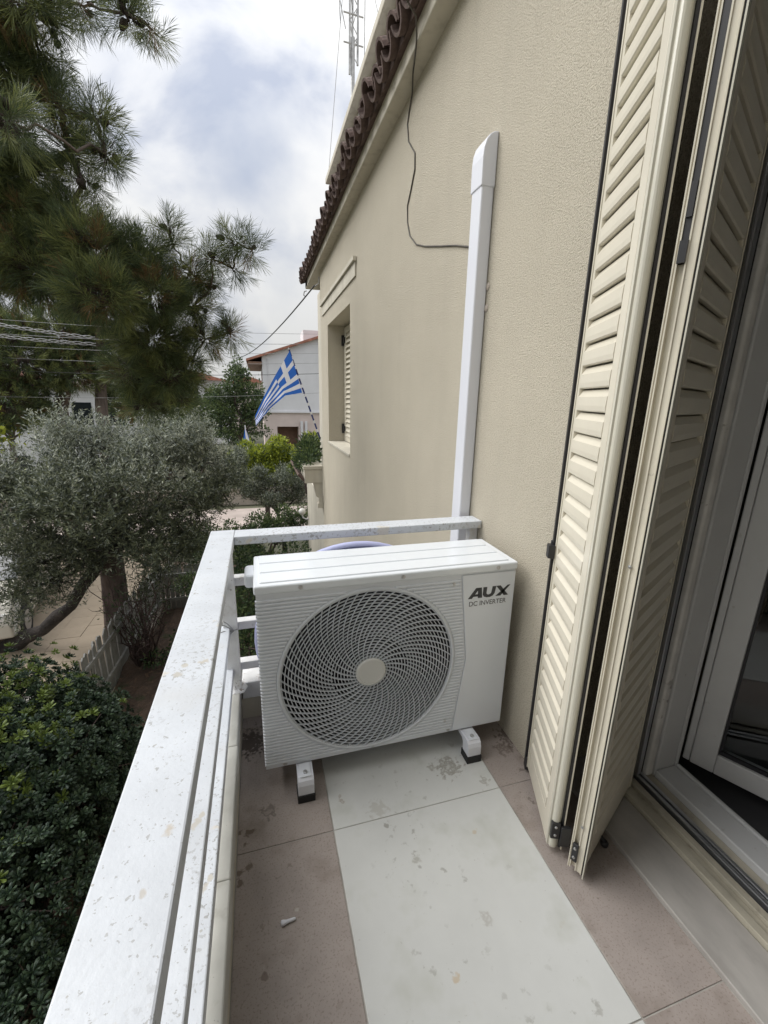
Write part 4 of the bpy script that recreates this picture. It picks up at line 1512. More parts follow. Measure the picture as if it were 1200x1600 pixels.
for k, (zl, zr, lab) in enumerate([(3.25, 2.42, 'upper twisted bundle of pale cables ending in the pine'), (2.85, 2.30, 'lower twisted bundle of pale cables ending in the pine')]):
    g = MB()
    for q in range(3):
        pts = []
        for i in range(60):
            t = i / 59
            x = -8.2 + (-3.1 + 8.2) * t
            pts.append((x, 10.5 + 0.03 * math.cos(i * 0.9 + q * 2.1), zl + (zr - zl) * t - 0.25 * 4 * t * (1 - t) * 0.5 + 0.03 * math.sin(i * 0.9 + q * 2.1)))
        g.tube(pts, 0.008, 5)
    tag(g.build('cable_bundle', 'wire_pale', smooth=True), lab, 'cable', 'cable bundles')

# ================================================================== FENCES
fence = thing('picket_fence', 'weathered white picket fence between garden and street', 'fence', (-2.35, 6.0, GZ))
pk = MB()
pk.extr([(-0.04, 0), (0.04, 0), (0.04, 0.965), (0.0, 1.0), (-0.04, 0.965)], lambda p, t: (t, p[0], p[1]), -0.009, 0.009)
pm = None
path = [Vector((-2.46, 4.9, GZ)), Vector((-2.36, 6.2, GZ)), Vector((-2.30, 7.3, GZ)), Vector((-2.12, 8.9, GZ)), Vector((-0.9, 8.95, GZ))]


def run(path, step, name, me, parent, zo=0.0):
    first = me
    for p, q in zip(path[:-1], path[1:]):
        ln_ = (q - p).length
        k = int(ln_ / step)
        for i in range(k):
            c = p.lerp(q, (i + 0.5) / k)
            o = link(name, first, parent)
            bx_ = parent_base(parent)
            o.location = (c.x - bx_[0], c.y - bx_[1], c.z - bx_[2] + zo + random.uniform(-.012, .012))
            d = q - p
            o.rotation_euler = (random.uniform(-.02, .02), random.uniform(-.02, .02), math.atan2(d.y, d.x) - math.pi / 2 + random.uniform(-.05, .05))


tmp = bpy.data.meshes.new('picket')
tmp.from_pydata([Vector(v) for v in pk.v], [], pk.f)
tmp.materials.append(MT['fence'])
run(path, 0.089, 'picket', tmp, fence)
for p, q in zip(path[:-1], path[1:]):
    for zz in (0.22, 0.75):
        g = MB()
        d = (q - p).normalized()
        nrm = Vector((-d.y, d.x, 0))
        g.obox(p, d, nrm, (0, 0, 1), 0, (q - p).length, -0.045, -0.012, zz, zz + 0.07)
        g.build('fence_rail', 'fence', fence)
g = MB()
g.box(-2.52, -2.40, 4.5, 6.0, GZ, GZ + 0.16)
g.box(-2.16, -2.06, 7.4, 8.95, GZ, GZ + 0.18)
g.box(-2.16, -0.6, 9.0, 9.12, GZ, GZ + 0.22)
tag(g.build('garden_kerb', 'wall_low'), 'low stone kerb along the foot of the picket fence', 'kerb', kind='structure')
gw = thing('street_wall', 'low brownish wall with railings on the far side of the cross street', 'wall', (0, 18, GZ))
g = MB()
g.box(-12, 9, 17.9, 18.1, GZ, GZ + 0.62)
g.box(-12, 9, 17.86, 18.14, GZ + 0.621, GZ + 0.68)
g.build('wall_body', 'wall_low', gw)
tmp2 = bpy.data.meshes.new('railing_bar')
q = MB()
q.box(-0.012, 0.012, -0.012, 0.012, 0, 0.55)
tmp2.from_pydata([Vector(v) for v in q.v], [], q.f)
tmp2.materials.append(MT['wire_dark'])
run([Vector((-4.0, 18, GZ)), Vector((3.2, 18, GZ))], 0.13, 'railing_bar', tmp2, gw, 0.68)
g = MB()
g.box(-4, 3.2, 17.985, 18.015, GZ + 1.2, GZ + 1.235)
g.build('railing_top', 'wire_dark', gw)

# ================================================================== CAR
car = thing('parked_car', 'cream car parked in the street under the olive tree', 'car', (-5.6, 9.0, GZ))
c0 = Vector((-5.3, 9.6, GZ))
fwd = Vector((0.18, -0.98, 0)).normalized()
sd = Vector((-fwd.y, fwd.x, 0))


def cp(l, s, h):
    return c0 + fwd * l + sd * s + Vector((0, 0, h))


side = [(-2.0, 0.38), (-2.05, 0.62), (-1.95, 0.92), (-1.45, 1.02), (-0.95, 1.42), (0.25, 1.46), (0.95, 1.02), (1.75, 0.88), (2.0, 0.62), (1.98, 0.34)]
arch = lambda c: [(c + 0.36 * math.cos(t), 0.30 + 0.36 * math.sin(t)) for t in [math.pi * k / 8 for k in range(9)]]
bot = arch(1.25) + arch(-1.25)
prof = side + [(1.61, 0.28)] + bot[1:8] + [(0.89, 0.28), (-0.89, 0.28)] + bot[10:17] + [(-1.61, 0.28)]
g = MB()
g.extr(prof, lambda p, t: cp(p[0], t * (1.0 if p[1] < 1.0 else 0.86), p[1]), -0.83, 0.83)
g.build('body', 'car', car, bevel=0.04, seg=3)
for sgn in (-1, 1):
    g = MB()
    g.extr([(-0.86, 1.05), (-0.80, 1.34), (-0.22, 1.38), (-0.22, 1.05)], lambda p, t: cp(p[0], t * (1 if p[1] < 1.1 else 0.94), p[1]), sgn * 0.77, sgn * 0.79)
    g.extr([(-0.14, 1.05), (-0.14, 1.38), (0.22, 1.38), (0.72, 1.05)], lambda p, t: cp(p[0], t * (1 if p[1] < 1.1 else 0.94), p[1]), sgn * 0.77, sgn * 0.79)
    g.build('side_window', 'car_glass', car)
    for l in (1.25, -1.25):
        g = MB()
        g.lathe([(0.20, 0), (0.30, 0.0), (0.31, 0.03), (0.31, 0.17), (0.29, 0.20), (0.20, 0.20)], cp(l, sgn * 0.84, 0.31), sd * -sgn, 24)
        wh = g.build('wheel', 'rubber', car)
        g = MB()
        g.lathe([(0.19, 0.0), (0.17, 0.03), (0.05, 0.01), (0.03, -0.005)], cp(l, sgn * 0.845, 0.31), sd * -sgn, 20)
        g.build('rim', 'alu', wh)
    g = MB()
    g.obox(c0, fwd, sd, (0, 0, 1), 1.90, 2.0, sgn * 0.62 - 0.16, sgn * 0.62 + 0.16, 0.62, 0.78)
    g.build('headlight', 'lamp_glass', car, bevel=0.03)
g = MB()
g.add([cp(0.27, -0.66, 1.44), cp(0.27, 0.66, 1.44), cp(0.97, 0.74, 1.03), cp(0.97, -0.74, 1.03)], [(0, 1, 2, 3)])
g.build('windscreen', 'car_glass', car)

# ================================================================== DISTANT HOUSES
nb = thing('white_house', 'white two storey gabled house across the street seen behind the big flag', 'house', (3, 30, GZ))
HX0 = 0.42
g = MB()
g.extr([(HX0, 0.36), (HX0, 3.86), (5.2, 5.45), (9.9, 3.9), (9.9, 0.36)], lambda p, t: (p[0], t, p[1]), 30, 38)
g.build('upper_wall', 'plaster_white', nb)
g = MB()
g.box(HX0 - 0.05, 1.20, 30.05, 38, GZ, 0.35)
g.box(2.62, 9.9, 30.05, 38, GZ, 0.35)
g.box(1.199, 2.621, 30.05, 30.4, -0.62, 0.351)
g.build('lower_wall', 'plaster_pink', nb)
g = MB()
g.box(1.2, 2.62, 31.2, 31.4, GZ, -0.6)
g.build('porch_wall', 'brown_paint', nb)
g = MB()
g.box(HX0 - 0.1, 9.95, 29.92, 30.06, 0.30, 0.40)
g.build('string_course', 'plaster_white', nb)
g = MB()
g.add([(-0.55, 29.7, 3.48), (5.2, 29.7, 5.46), (10.9, 29.7, 3.5), (-0.55, 38.4, 3.48), (5.2, 38.4, 5.46), (10.9, 38.4, 3.5),
       (-0.55, 29.7, 3.62), (5.2, 29.7, 5.62), (10.9, 29.7, 3.64), (-0.55, 38.4, 3.62), (5.2, 38.4, 5.62), (10.9, 38.4, 3.64)],
      [(0, 1, 4, 3), (1, 2, 5, 4), (6, 9, 10, 7), (7, 10, 11, 8), (0, 6, 7, 1), (1, 7, 8, 2), (3, 4, 10, 9), (4, 5, 11, 10), (0, 3, 9, 6), (2, 8, 11, 5)])
rf = g.build('roof', 'tile_far', nb)
g = MB()
g.box(-0.45, 0.40, 29.75, 38, 3.30, 3.47)
g.build('eave_soffit', 'brown_paint', rf)
g = MB()
g.box(3.2, 4.4, 31, 33, 4.7, 5.7)
g.build('roof_box', 'plaster_white', rf)
for k, yy in enumerate((30.4, 31.6, 33.2)):
    g = MB()
    g.tube([(HX0 + 0.35, 29.95, 0.4), (HX0 + 0.35, 29.95, 3.7)], 0.03, 6) if k == 0 else g.box(HX0 - 0.03, HX0 - 0.005, yy, yy + 0.9, 1.2, 2.9)
    g.build('downpipe' if k == 0 else 'window', 'plaster_white' if k == 0 else 'brown_paint', nb)
for x0_ in (2.75, 3.05):
    g = MB()
    g.box(x0_, x0_ + 0.16, 29.9, 30.04, GZ, -0.25)
    g.build('pilaster', 'plaster_white', nb)


def far_house(name, label, x0, x1, y0, y1, z1, m, nwin, roof_h, roof_m='tile_far'):
    h = thing(name, label, 'house', ((x0 + x1) / 2, (y0 + y1) / 2, GZ))
    g = MB()
    g.box(x0, x1, y0, y1, GZ, z1)
    g.build('wall', m, h)
    g = MB()
    xc = (x0 + x1) / 2
    g.extr([(x0 - 0.4, z1 + 0.002), (xc, z1 + roof_h), (x1 + 0.4, z1 + 0.002)], lambda p, t: (p[0], t, p[1]), y0 - 0.4, y1 + 0.4)
    g.build('roof', roof_m, h)
    for i in range(nwin):
        for zz in (z1 - 1.9, z1 - 4.6):
            xx = x0 + (x1 - x0) * (i + 0.5) / nwin
            g = MB()
            g.box(xx - 0.45, xx + 0.45, y0 - 0.03, y0 + 0.05, zz, zz + 1.15)
            wdw = g.build('window', 'car_glass', h)
            g = MB()
            g.box(xx - 0.55, xx + 0.55, y0 - 0.08, y0 - 0.031, zz - 0.1, zz - 0.01)
            g.build('sill', 'plaster_white', wdw)


far_house('far_house', 'white house glimpsed between the pine trunks at left', -12.6, -6.4, 26, 33, 1.6, 'plaster_white', 4, 0.5, 'wall_low')
far_house('far_house', 'cream block standing behind the dark conical tree', -8.0, -2.8, 42, 50, 2.6, 'plaster_white', 3, 0.8)
far_house('far_house', 'low white house at the far left behind the olive tree', -24.0, -15.0, 33, 42, 2.0, 'plaster_white', 4, 1.3)
far_house('far_house', 'pale roof line just left of the white gabled house', -2.6, 1.0, 56, 64, 2.9, 'plaster_pink', 2, 0.7)


# ================================================================== TREES AND PLANTS
def crown_tree(name, label, cat, base, lobes, n, L, W, mats, trunk_r, bark, group=None, upb=0.3, shell=0.35, limb_r=0.035, droop=0.0):
    t = thing(name, label, cat, base, group)
    g = MB()
    lob = np.array(lobes)
    cen = lob[:, :3].mean(0)
    top = Vector((cen[0], cen[1], cen[2]))
    fork = Vector(base).lerp(top, 0.6)
    g.tube([Vector(base), Vector(base).lerp(fork, 0.5) + Vector((0.04, 0.03, 0)), fork], [trunk_r * 1.25, trunk_r, trunk_r * 0.85], 9)
    g.build('trunk', bark, t, smooth=True)
    g = MB()
    for l in lob:
        branch(g, fork, l[:3] + np.array([0, 0, 0]), min(limb_r * 1.4, trunk_r * 0.7), limb_r * 0.4, 0.08)
        for q in range(4):
            d = unit(rng.normal(size=3)) * l[3:6] * 0.8
            branch(g, l[:3], l[:3] + d, limb_r * 0.35, limb_r * 0.12, 0.08, 4, 5)
    g.build('limbs', bark, t, smooth=True)
    lobes = sublobes(lobes, 5, 0.5)
    lob = np.array(lobes)
    P, D, idx = in_lobes(lobes, n, shell)
    D = unit(D + 0.9 * unit(rng.normal(size=D.shape)) + np.array([0, 0, upb - droop]))
    Ls = L * (0.65 + 0.7 * rng.random(n))
    V, Fq = leaves(P, D, Ls, W * (0.7 + 0.6 * rng.random(n)))
    mi = (rng.random(n) < mats[1][1]).astype(int) if len(mats) > 1 else None
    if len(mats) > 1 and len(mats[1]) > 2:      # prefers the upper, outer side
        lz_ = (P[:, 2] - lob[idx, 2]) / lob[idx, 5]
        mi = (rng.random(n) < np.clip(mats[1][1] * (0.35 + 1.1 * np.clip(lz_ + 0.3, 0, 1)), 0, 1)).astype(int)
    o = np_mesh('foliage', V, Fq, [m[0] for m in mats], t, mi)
    o['kind'] = 'stuff'
    return t


PINE = [(-1.50,4.60,4.10, 0.38,0.30,0.21),(-1.20,4.80,4.32, 0.30,0.23,0.15),(-0.81,4.60,4.21, 0.22,0.20,0.17),(-0.64,4.50,4.08, 0.14,0.14,0.14),(-1.52,4.80,3.97, 0.25,0.23,0.20),(-1.76,4.90,3.80, 0.26,0.26,0.26),(-1.50,5.00,3.86, 0.16,0.16,0.16),(-1.46,3.90,3.05, 0.19,0.22,0.25),(-1.42,4.80,3.59, 0.21,0.20,0.18),(-1.15,4.70,3.52, 0.20,0.20,0.20),(-1.11,4.70,3.28, 0.19,0.20,0.21),(-1.43,4.90,3.33, 0.25,0.23,0.22),(-1.33,4.80,3.09, 0.22,0.18,0.14),(-1.82,5.00,3.17, 0.30,0.29,0.28),(-1.93,5.00,2.77, 0.39,0.37,0.34),(-1.50,4.90,2.84, 0.31,0.27,0.23),(-1.77,4.80,2.38, 0.45,0.39,0.33),(-1.26,4.60,2.48, 0.38,0.36,0.33),(-1.20,4.40,2.14, 0.37,0.32,0.27),(-0.95,4.80,2.56, 0.29,0.28,0.26),(-0.86,4.70,2.23, 0.32,0.32,0.32),(-0.69,4.90,2.72, 0.15,0.17,0.18),(-0.54,4.90,2.47, 0.22,0.22,0.22),(-0.69,4.80,2.82, 0.11,0.12,0.13),(-0.34,4.70,2.57, 0.18,0.16,0.15),(-0.10,4.60,2.70, 0.21,0.18,0.16),(0.03,4.50,2.63, 0.15,0.15,0.15),(-0.15,4.70,2.51, 0.17,0.14,0.11),(-0.58,5.00,2.20, 0.26,0.26,0.26),(-0.96,5.00,1.88, 0.38,0.34,0.29),(-0.48,5.00,1.90, 0.23,0.21,0.18),(-0.23,4.90,1.97, 0.18,0.17,0.16),(-0.84,5.10,1.55, 0.34,0.30,0.27),(-1.24,5.30,1.58, 0.31,0.29,0.27),(-0.62,5.00,1.71, 0.16,0.16,0.16),(-1.15,5.30,1.25, 0.28,0.24,0.21),(-0.78,5.20,1.29, 0.21,0.19,0.17),(-2.02,4.80,3.93, 0.39,0.39,0.39),(-2.15,4.80,3.26, 0.41,0.43,0.46),(-2.29,4.80,2.52, 0.42,0.45,0.48),(-0.38,4.90,2.37, 0.13,0.13,0.13)]


PINE = [(x, y, z, max(a - 0.09, 0.06), max(b - 0.06, 0.06), max(c - 0.09, 0.05)) for x, y, z, a, b, c in PINE]


def pine_tree(name, label, base, lobes, shoots, needle_n, nlen, nwid, trunk_pts, trunk_r, cones=0, shoot_len=0.16):
    t = thing(name, label, 'tree', base)
    g = MB()
    rs = [trunk_r * (1.2 - 0.8 * i / (len(trunk_pts) - 1)) for i in range(len(trunk_pts))]
    g.tube(trunk_pts, rs, 10)
    g.build('trunk', 'bark_pine', t, smooth=True)
    g = MB()
    lob = np.array(lobes)
    tp = [Vector(p) for p in trunk_pts]
    nodes = [(p, trunk_r * 0.45) for p in tp[2:]]      # grow limbs outward from clump to clump
    todo = [Vector(l[:3]) for l in lob]
    while todo:
        i, j = min(((i, j) for i in range(len(todo)) for j in range(len(nodes))), key=lambda ij: (todo[ij[0]] - nodes[ij[1]][0]).length)
        c = todo.pop(i)
        p, rr = nodes[j]
        r1 = max(rr * 0.72, trunk_r * 0.05)
        branch(g, p, c, rr * 0.85, r1, 0.07, 6, 7)
        nodes.append((c, r1))
    # shoots
    P, D, idx = in_lobes(lobes, shoots, 0.5)
    D = unit(D + 0.7 * unit(rng.normal(size=D.shape)) + np.array([0, 0, 0.5]))
    C = lob[idx, :3]
    base_p = C + (P - C) * 0.45
    # twigs as slim three-sided spikes
    S1 = perp(P - base_p + 1e-6)
    S2 = unit(np.cross(P - base_p, S1))
    r = 0.006 * trunk_r / 0.2
    tv = np.stack([base_p + S1 * r, base_p - S1 * r * .5 + S2 * r, base_p - S1 * r * .5 - S2 * r, P + S1 * r * .4, P - S1 * r * .2 + S2 * r * .4, P - S1 * r * .2 - S2 * r * .4], 1).reshape(-1, 3)
    o6 = (np.arange(shoots) * 6)[:, None, None]
    tf = (np.array([[0, 1, 4, 3], [1, 2, 5, 4], [2, 0, 3, 5]])[None] + o6).reshape(-1, 4)
    g.build('limbs', 'bark_pine', t, smooth=True)
    o = np_mesh('twigs', tv, tf, 'twig', t)
    o['kind'] = 'stuff'
    # needles
    n = shoots * needle_n
    sh_i = np.repeat(np.arange(shoots), needle_n)
    a = rng.random((n, 1))
    base_n = P[sh_i] + D[sh_i] * (a - 0.35) * shoot_len
    th = R_(14) + R_(40) * rng.random((n, 1)) * (1.15 - 0.6 * a)
    pe = perp(D[sh_i])
    nd = unit(D[sh_i] * np.cos(th) + pe * np.sin(th) + np.array([0, 0, -0.05]))
    ln_ = nlen * (0.7 + 0.5 * rng.random((n, 1)))
    sd_ = perp(nd) * nwid / 2
    mid = base_n + nd * ln_ * 0.6
    tip = base_n + nd * ln_ + np.array([0, 0, -0.04]) * ln_
    V = np.stack([base_n, mid + sd_, tip, mid - sd_], 1).reshape(-1, 3)
    Fq = np.arange(n * 4).reshape(-1, 4)
    rs_ = rng.random(shoots)
    km = np.where(rs_ < 0.05, 2, np.where(rs_ < 0.42, 1, 0))
    o = np_mesh('foliage', V, Fq, ['needle', 'needle_young', 'needle_dry'], t, km[sh_i])
    o['kind'] = 'stuff'
    if cones:
        P, D, idx = in_lobes(lobes, cones, 0.3)
        g = MB()
        for p in P:
            d = unit(rng.normal(size=3))
            s = 0.8 + 0.5 * random.random()
            g.lathe([(0.006 * s, 0), (0.022 * s, 0.012 * s), (0.026 * s, 0.03 * s), (0.018 * s, 0.06 * s), (0.003 * s, 0.078 * s)], p, d, 7)
        o = g.build('cones', 'cone', t)
        o['kind'] = 'stuff'
    return t


pine_tree('pine_tree', 'large dark pine with long needles filling the upper left', (-3.6, 5.2, GZ), PINE, 4300, 46, 0.135, 0.0034,
          [(-3.6, 5.2, GZ), (-3.5, 5.2, -1.0), (-3.3, 5.1, 1.0), (-3.0, 5.0, 2.4), (-2.8, 4.9, 3.6), (-2.6, 4.9, 5.0)], 0.20, cones=260)
PINE2 = [(-5.52,13.00,2.12, 0.94,0.94,0.94),(-4.80,13.50,2.80, 0.98,0.82,0.65),(-4.39,13.00,1.55, 0.81,0.69,0.57),(-5.64,14.00,1.37, 0.86,0.78,0.69),(-5.94,13.00,1.20, 0.79,0.79,0.79),(-3.71,14.00,2.27, 0.88,0.88,0.88),(-4.04,14.00,3.23, 0.69,0.69,0.69),(-3.77,15.00,1.25, 0.78,0.78,0.78)]
pine_tree('pine_tree', 'farther pine with bare grey trunk rising behind the olive tree', (-3.95, 13.4, GZ), [PINE2[1], PINE2[5], PINE2[6], (-4.5, 13.2, 1.85, 0.65, 0.6, 0.4), (-3.6, 14.5, 1.2, 0.6, 0.6, 0.5)], 1500, 34, 0.17, 0.012,
          [(-3.95, 13.4, GZ), (-4.05, 13.4, -0.6), (-4.05, 13.4, 0.8), (-3.95, 13.5, 2.2), (-3.8, 13.6, 3.6)], 0.19, cones=40, shoot_len=0.25)
pine_tree('pine_tree', 'farther pine with twin forked trunk left of the bare one', (-5.3, 13.8, GZ), [PINE2[0], PINE2[4], (-6.6, 13.5, 2.6, 1.0, 0.9, 0.9)], 1250, 34, 0.17, 0.012,
          [(-5.3, 13.8, GZ), (-5.25, 13.8, -0.5), (-5.1, 13.7, 0.9), (-4.7, 13.6, 2.0), (-4.4, 13.5, 3.0)], 0.22, cones=30, shoot_len=0.25)

# olive tree, with its own trunks
OLIVE = [(-3.30,7.40,0.08, 0.62,0.61,0.50),(-2.73,7.60,0.24, 0.69,0.59,0.49),(-2.11,7.60,0.36, 0.71,0.60,0.49),(-1.46,7.60,0.40, 0.62,0.55,0.47),(-0.92,7.80,0.26, 0.49,0.49,0.49),(-0.70,7.80,-0.25, 0.36,0.39,0.43),(-3.18,7.20,-0.36, 0.75,0.66,0.57),(-2.34,6.90,-0.33, 0.75,0.65,0.56),(-1.60,7.00,-0.30, 0.78,0.68,0.59),(-1.04,7.40,-0.53, 0.53,0.48,0.43),(-3.31,7.20,-1.16, 0.73,0.58,0.44),(-2.62,7.00,-0.94, 0.67,0.53,0.38),(-1.85,7.00,-0.90, 0.69,0.57,0.45),(-1.25,7.20,-1.01, 0.47,0.42,0.37),(-3.71,7.20,-1.64, 0.39,0.36,0.34),(-3.11,7.20,-1.49, 0.44,0.35,0.25),(-3.96,7.30,-0.45, 0.60,0.70,0.65),(-1.67,7.20,-1.42, 0.47,0.38,0.29)]
ol = thing('olive_tree', 'silvery grey olive tree with a dark leaning trunk in the street', 'tree', (-3.9, 8.0, GZ))
g = MB()
g.tube([(-4.4, 8.1, GZ), (-4.1, 8.0, -2.78), (-3.75, 7.9, -2.62), (-3.45, 7.8, -2.33), (-3.22, 7.75, -2.16), (-2.98, 7.7, -1.78), (-2.78, 7.6, -1.55), (-2.6, 7.6, -1.2), (-2.45, 7.5, -0.9), (-2.3, 7.4, -0.5)], [0.17, 0.13, 0.095, 0.11, 0.085, 0.095, 0.10, 0.11, 0.09, 0.06], 10)
g.build('trunk', 'bark_olive', ol, smooth=True)
g = MB()
for l in OLIVE:
    branch(g, (-2.55, 7.55, -1.1), l[:3], 0.05, 0.012, 0.07, 6, 8)
    for q in range(7):
        d = unit(rng.normal(size=3)) * np.array(l[3:6]) * 0.95
        branch(g, l[:3], np.array(l[:3]) + d, 0.012, 0.003, 0.06, 4, 5)
g.build('limbs', 'bark_olive', ol, smooth=True)
# leaves on slender shoots
ns_ = 6200
P, D, idx = in_lobes(sublobes(OLIVE, 8, 0.46, 0.5), ns_, 0.25)
P = P + D * (0.10 * np.abs(rng.normal(size=(ns_, 1)))) * (rng.random((ns_, 1)) < 0.5)
D = unit(D * 0.8 + 0.6 * unit(rng.normal(size=D.shape)) + np.array([0, 0, 0.75]))
per = 16
n = ns_ * per
si = np.repeat(np.arange(ns_), per)
a = np.tile(np.linspace(0, 1, per), ns_)[:, None]
bp = P[si] + D[si] * (a - 0.4) * 0.34 + np.array([0, 0, -0.05]) * a * a
ld = unit(D[si] * 0.75 + perp(D[si]) * 0.85)
V, Fq = leaves(bp, ld, 0.062 * (0.7 + 0.6 * rng.random(n)), 0.0155 * (0.8 + 0.5 * rng.random(n)))
lob = np.array(OLIVE)
hz = np.clip((bp[:, 2] + 0.3) / 1.0, 0, 1)  # silvery leaves thicken upward: the sunlit crown top put into colour
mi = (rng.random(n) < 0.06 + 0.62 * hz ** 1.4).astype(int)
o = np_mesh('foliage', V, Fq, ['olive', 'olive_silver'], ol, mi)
o['kind'] = 'stuff'

# stout pale trunk behind the fence
tp = thing('stout_trunk', 'stout pale ivy-less trunk standing behind the picket fence', 'tree', (-2.62, 8.0, GZ))
tp['label'] = 'stout rough brown trunk rising behind the picket fence into the olive crown'
g = MB()
g.tube([(-2.60, 7.9, GZ), (-2.60, 7.9, -2.4), (-2.56, 7.85, -1.7), (-2.52, 7.8, -1.0), (-2.2, 7.8, -0.2)], [0.26, 0.21, 0.19, 0.18, 0.10], 12)
g.build('trunk', 'bark_pale', tp, smooth=True)
P, D, idx = in_lobes([(-2.2, 7.9, -0.1, 0.5, 0.4, 0.4)], 900, 0.2)
V, Fq = leaves(P, D, 0.06 * np.ones(900), 0.02 * np.ones(900))
o = np_mesh('foliage', V, Fq, 'olive', tp)
o['kind'] = 'stuff'

# bare reddish shrub by the fence
sb = thing('bare_shrub', 'bare reddish many-stemmed shrub just inside the picket fence', 'shrub', (-2.0, 6.9, GZ))
g = MB()
for k in range(34):
    an = random.uniform(0, 6.28)
    sp = random.uniform(0.1, 0.62)
    b0 = Vector((-1.98 + 0.09 * math.cos(an), 6.9 + 0.09 * math.sin(an), GZ))
    tpnt = Vector((-1.98 + sp * math.cos(an), 6.9 + sp * math.sin(an), GZ + random.uniform(1.1, 1.75)))
    pts = branch(g, b0, tpnt, 0.014, 0.004, 0.07, 5, 8)
    for q in range(3):
        p = pts[random.randint(3, 6)]
        branch(g, p, p + Vector((random.uniform(-.3, .3), random.uniform(-.3, .3), random.uniform(.1, .4))), 0.005, 0.0015, 0.08, 4, 5)
g.build('stems', 'twig', sb, smooth=True)
P, D, idx = in_lobes([(-1.98, 6.9, -1.9, 0.5, 0.5, 0.5)], 500, 0.2)
V, Fq = leaves(P, D, 0.05 * np.ones(500), 0.018 * np.ones(500))
o = np_mesh('foliage', V, Fq, 'dark_leaf', sb)
o['kind'] = 'stuff'

# glossy whorled bush below the railing
BUSH = [(-2.65, 4.4, -2.02, 0.85, 0.8, 0.8), (-2.0, 3.9, -2.2, 0.66, 0.8, 0.75), (-2.6, 3.6, -2.05, 0.9, 0.9, 0.85), (-1.85, 4.35, -2.5, 0.48, 0.5, 0.5), (-2.1, 2.9, -2.3, 0.7, 0.7, 0.6), (-2.9, 2.7, -2.1, 0.8, 0.8, 0.7), (-1.75, 2.2, -2.55, 0.5, 0.6, 0.4), (-3.2, 4.3, -1.95, 0.8, 0.8, 0.8), (-2.3, 4.9, -2.35, 0.6, 0.5, 0.5)]
bs = thing('glossy_bush', 'dense dark bush with whorled glossy leaves below the left railing', 'bush', (-2.4, 3.9, GZ))
g = MB()
for l in BUSH:
    for q in range(3):
        branch(g, (-2.3 + random.uniform(-.5, .5), 3.8 + random.uniform(-.8, .8), GZ), l[:3], 0.03, 0.012, 0.05, 6, 7)
    for q in range(14):
        d = unit(rng.normal(size=3)) * np.array(l[3:6]) * 0.95
        branch(g, l[:3], np.array(l[:3]) + d, 0.012, 0.004, 0.05, 4, 5)
g.build('stems', 'bark_pale', bs, smooth=True)
# rosette template: ten folded leaves, two tiers
rv, rf = [], []
for tier, (cnt, el, ll) in enumerate(((7, 18, 0.057), (6, 48, 0.043))):
    for k in range(cnt):
        an = 2 * math.pi * (k + 0.35 * tier + random.uniform(-.12, .12)) / cnt
        e_ = R_(el + random.uniform(-10, 10))
        d = Vector((math.cos(an) * math.cos(e_), math.sin(an) * math.cos(e_), math.sin(e_)))
        s = Vector((-math.sin(an), math.cos(an), 0))
        nn = d.cross(s)
        L_ = ll * random.uniform(0.85, 1.15)
        b0 = len(rv)
        w_2 = L_ * 0.17
        pts = [d * 0.004, d * L_ * 0.55 + s * w_2 - nn * 0.004, d * L_ * 0.85 + s * w_2 * 0.95 - nn * 0.002, d * L_, d * L_ * 0.85 - s * w_2 * 0.95 - nn * 0.002, d * L_ * 0.55 - s * w_2 - nn * 0.004, d * L_ * 0.6 + nn * 0.004]
        rv += [tuple(p) for p in pts]
        rf += [(b0, b0 + 1, b0 + 6), (b0 + 1, b0 + 2, b0 + 6), (b0 + 2, b0 + 3, b0 + 6), (b0 + 3, b0 + 4, b0 + 6), (b0 + 4, b0 + 5, b0 + 6), (b0 + 5, b0, b0 + 6)]
rv = np.array(rv)
rf = np.array(rf)
nR = 10500
P, D, idx = in_lobes(BUSH, nR, 0.72)
ok = P[:, 2] > GZ + 0.1
P, D = P[ok], D[ok]
D = unit(D + 0.45 * unit(rng.normal(size=D.shape)) + np.array([0, 0, 0.5]))
X = perp(D)
Yv = np.cross(D, X)
SC = 0.75 + 0.5 * rng.random(len(P))
dist = np.linalg.norm(P - np.array([0, 0, 1.35]), axis=1)
# those that face the balcony and stand nearest become single rosettes
facing = ((np.array([0, 0, 1.35]) - P) * D).sum(1) > 0
order = np.argsort(np.where(facing & (P[:, 2] > -2.3), dist, 99))
near, rest = order[:300], order[300:]
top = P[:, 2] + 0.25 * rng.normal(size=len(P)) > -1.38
Mx = np.stack([X, Yv, D], -1)          # columns


def scatter(ids):
    V = (np.einsum('nij,kj->nki', Mx[ids], rv) * SC[ids][:, None, None] + P[ids][:, None, :]).reshape(-1, 3)
    Fq = (rf[None] + (np.arange(len(ids)) * len(rv))[:, None, None]).reshape(-1, 3)
    return V, Fq


V, Fq = scatter(rest)
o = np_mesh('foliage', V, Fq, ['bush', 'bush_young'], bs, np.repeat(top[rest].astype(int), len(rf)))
o['kind'] = 'stuff'
rme = []
for mm in ('bush', 'bush_young'):
    me = bpy.data.meshes.new('leaf_rosette')
    me.from_pydata(rv.tolist(), [], rf.tolist())
    me.materials.append(MT[mm])
    rme.append(me)
bb = np.array(parent_base(bs))
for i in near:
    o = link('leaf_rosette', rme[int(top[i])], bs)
    m4 = Matrix.Identity(4)
    for r in range(3):
        for c in range(3):
            m4[r][c] = float(Mx[i][r][c] * SC[i])
        m4[r][3] = float(P[i][r] - bb[r])
    o.matrix_local = m4

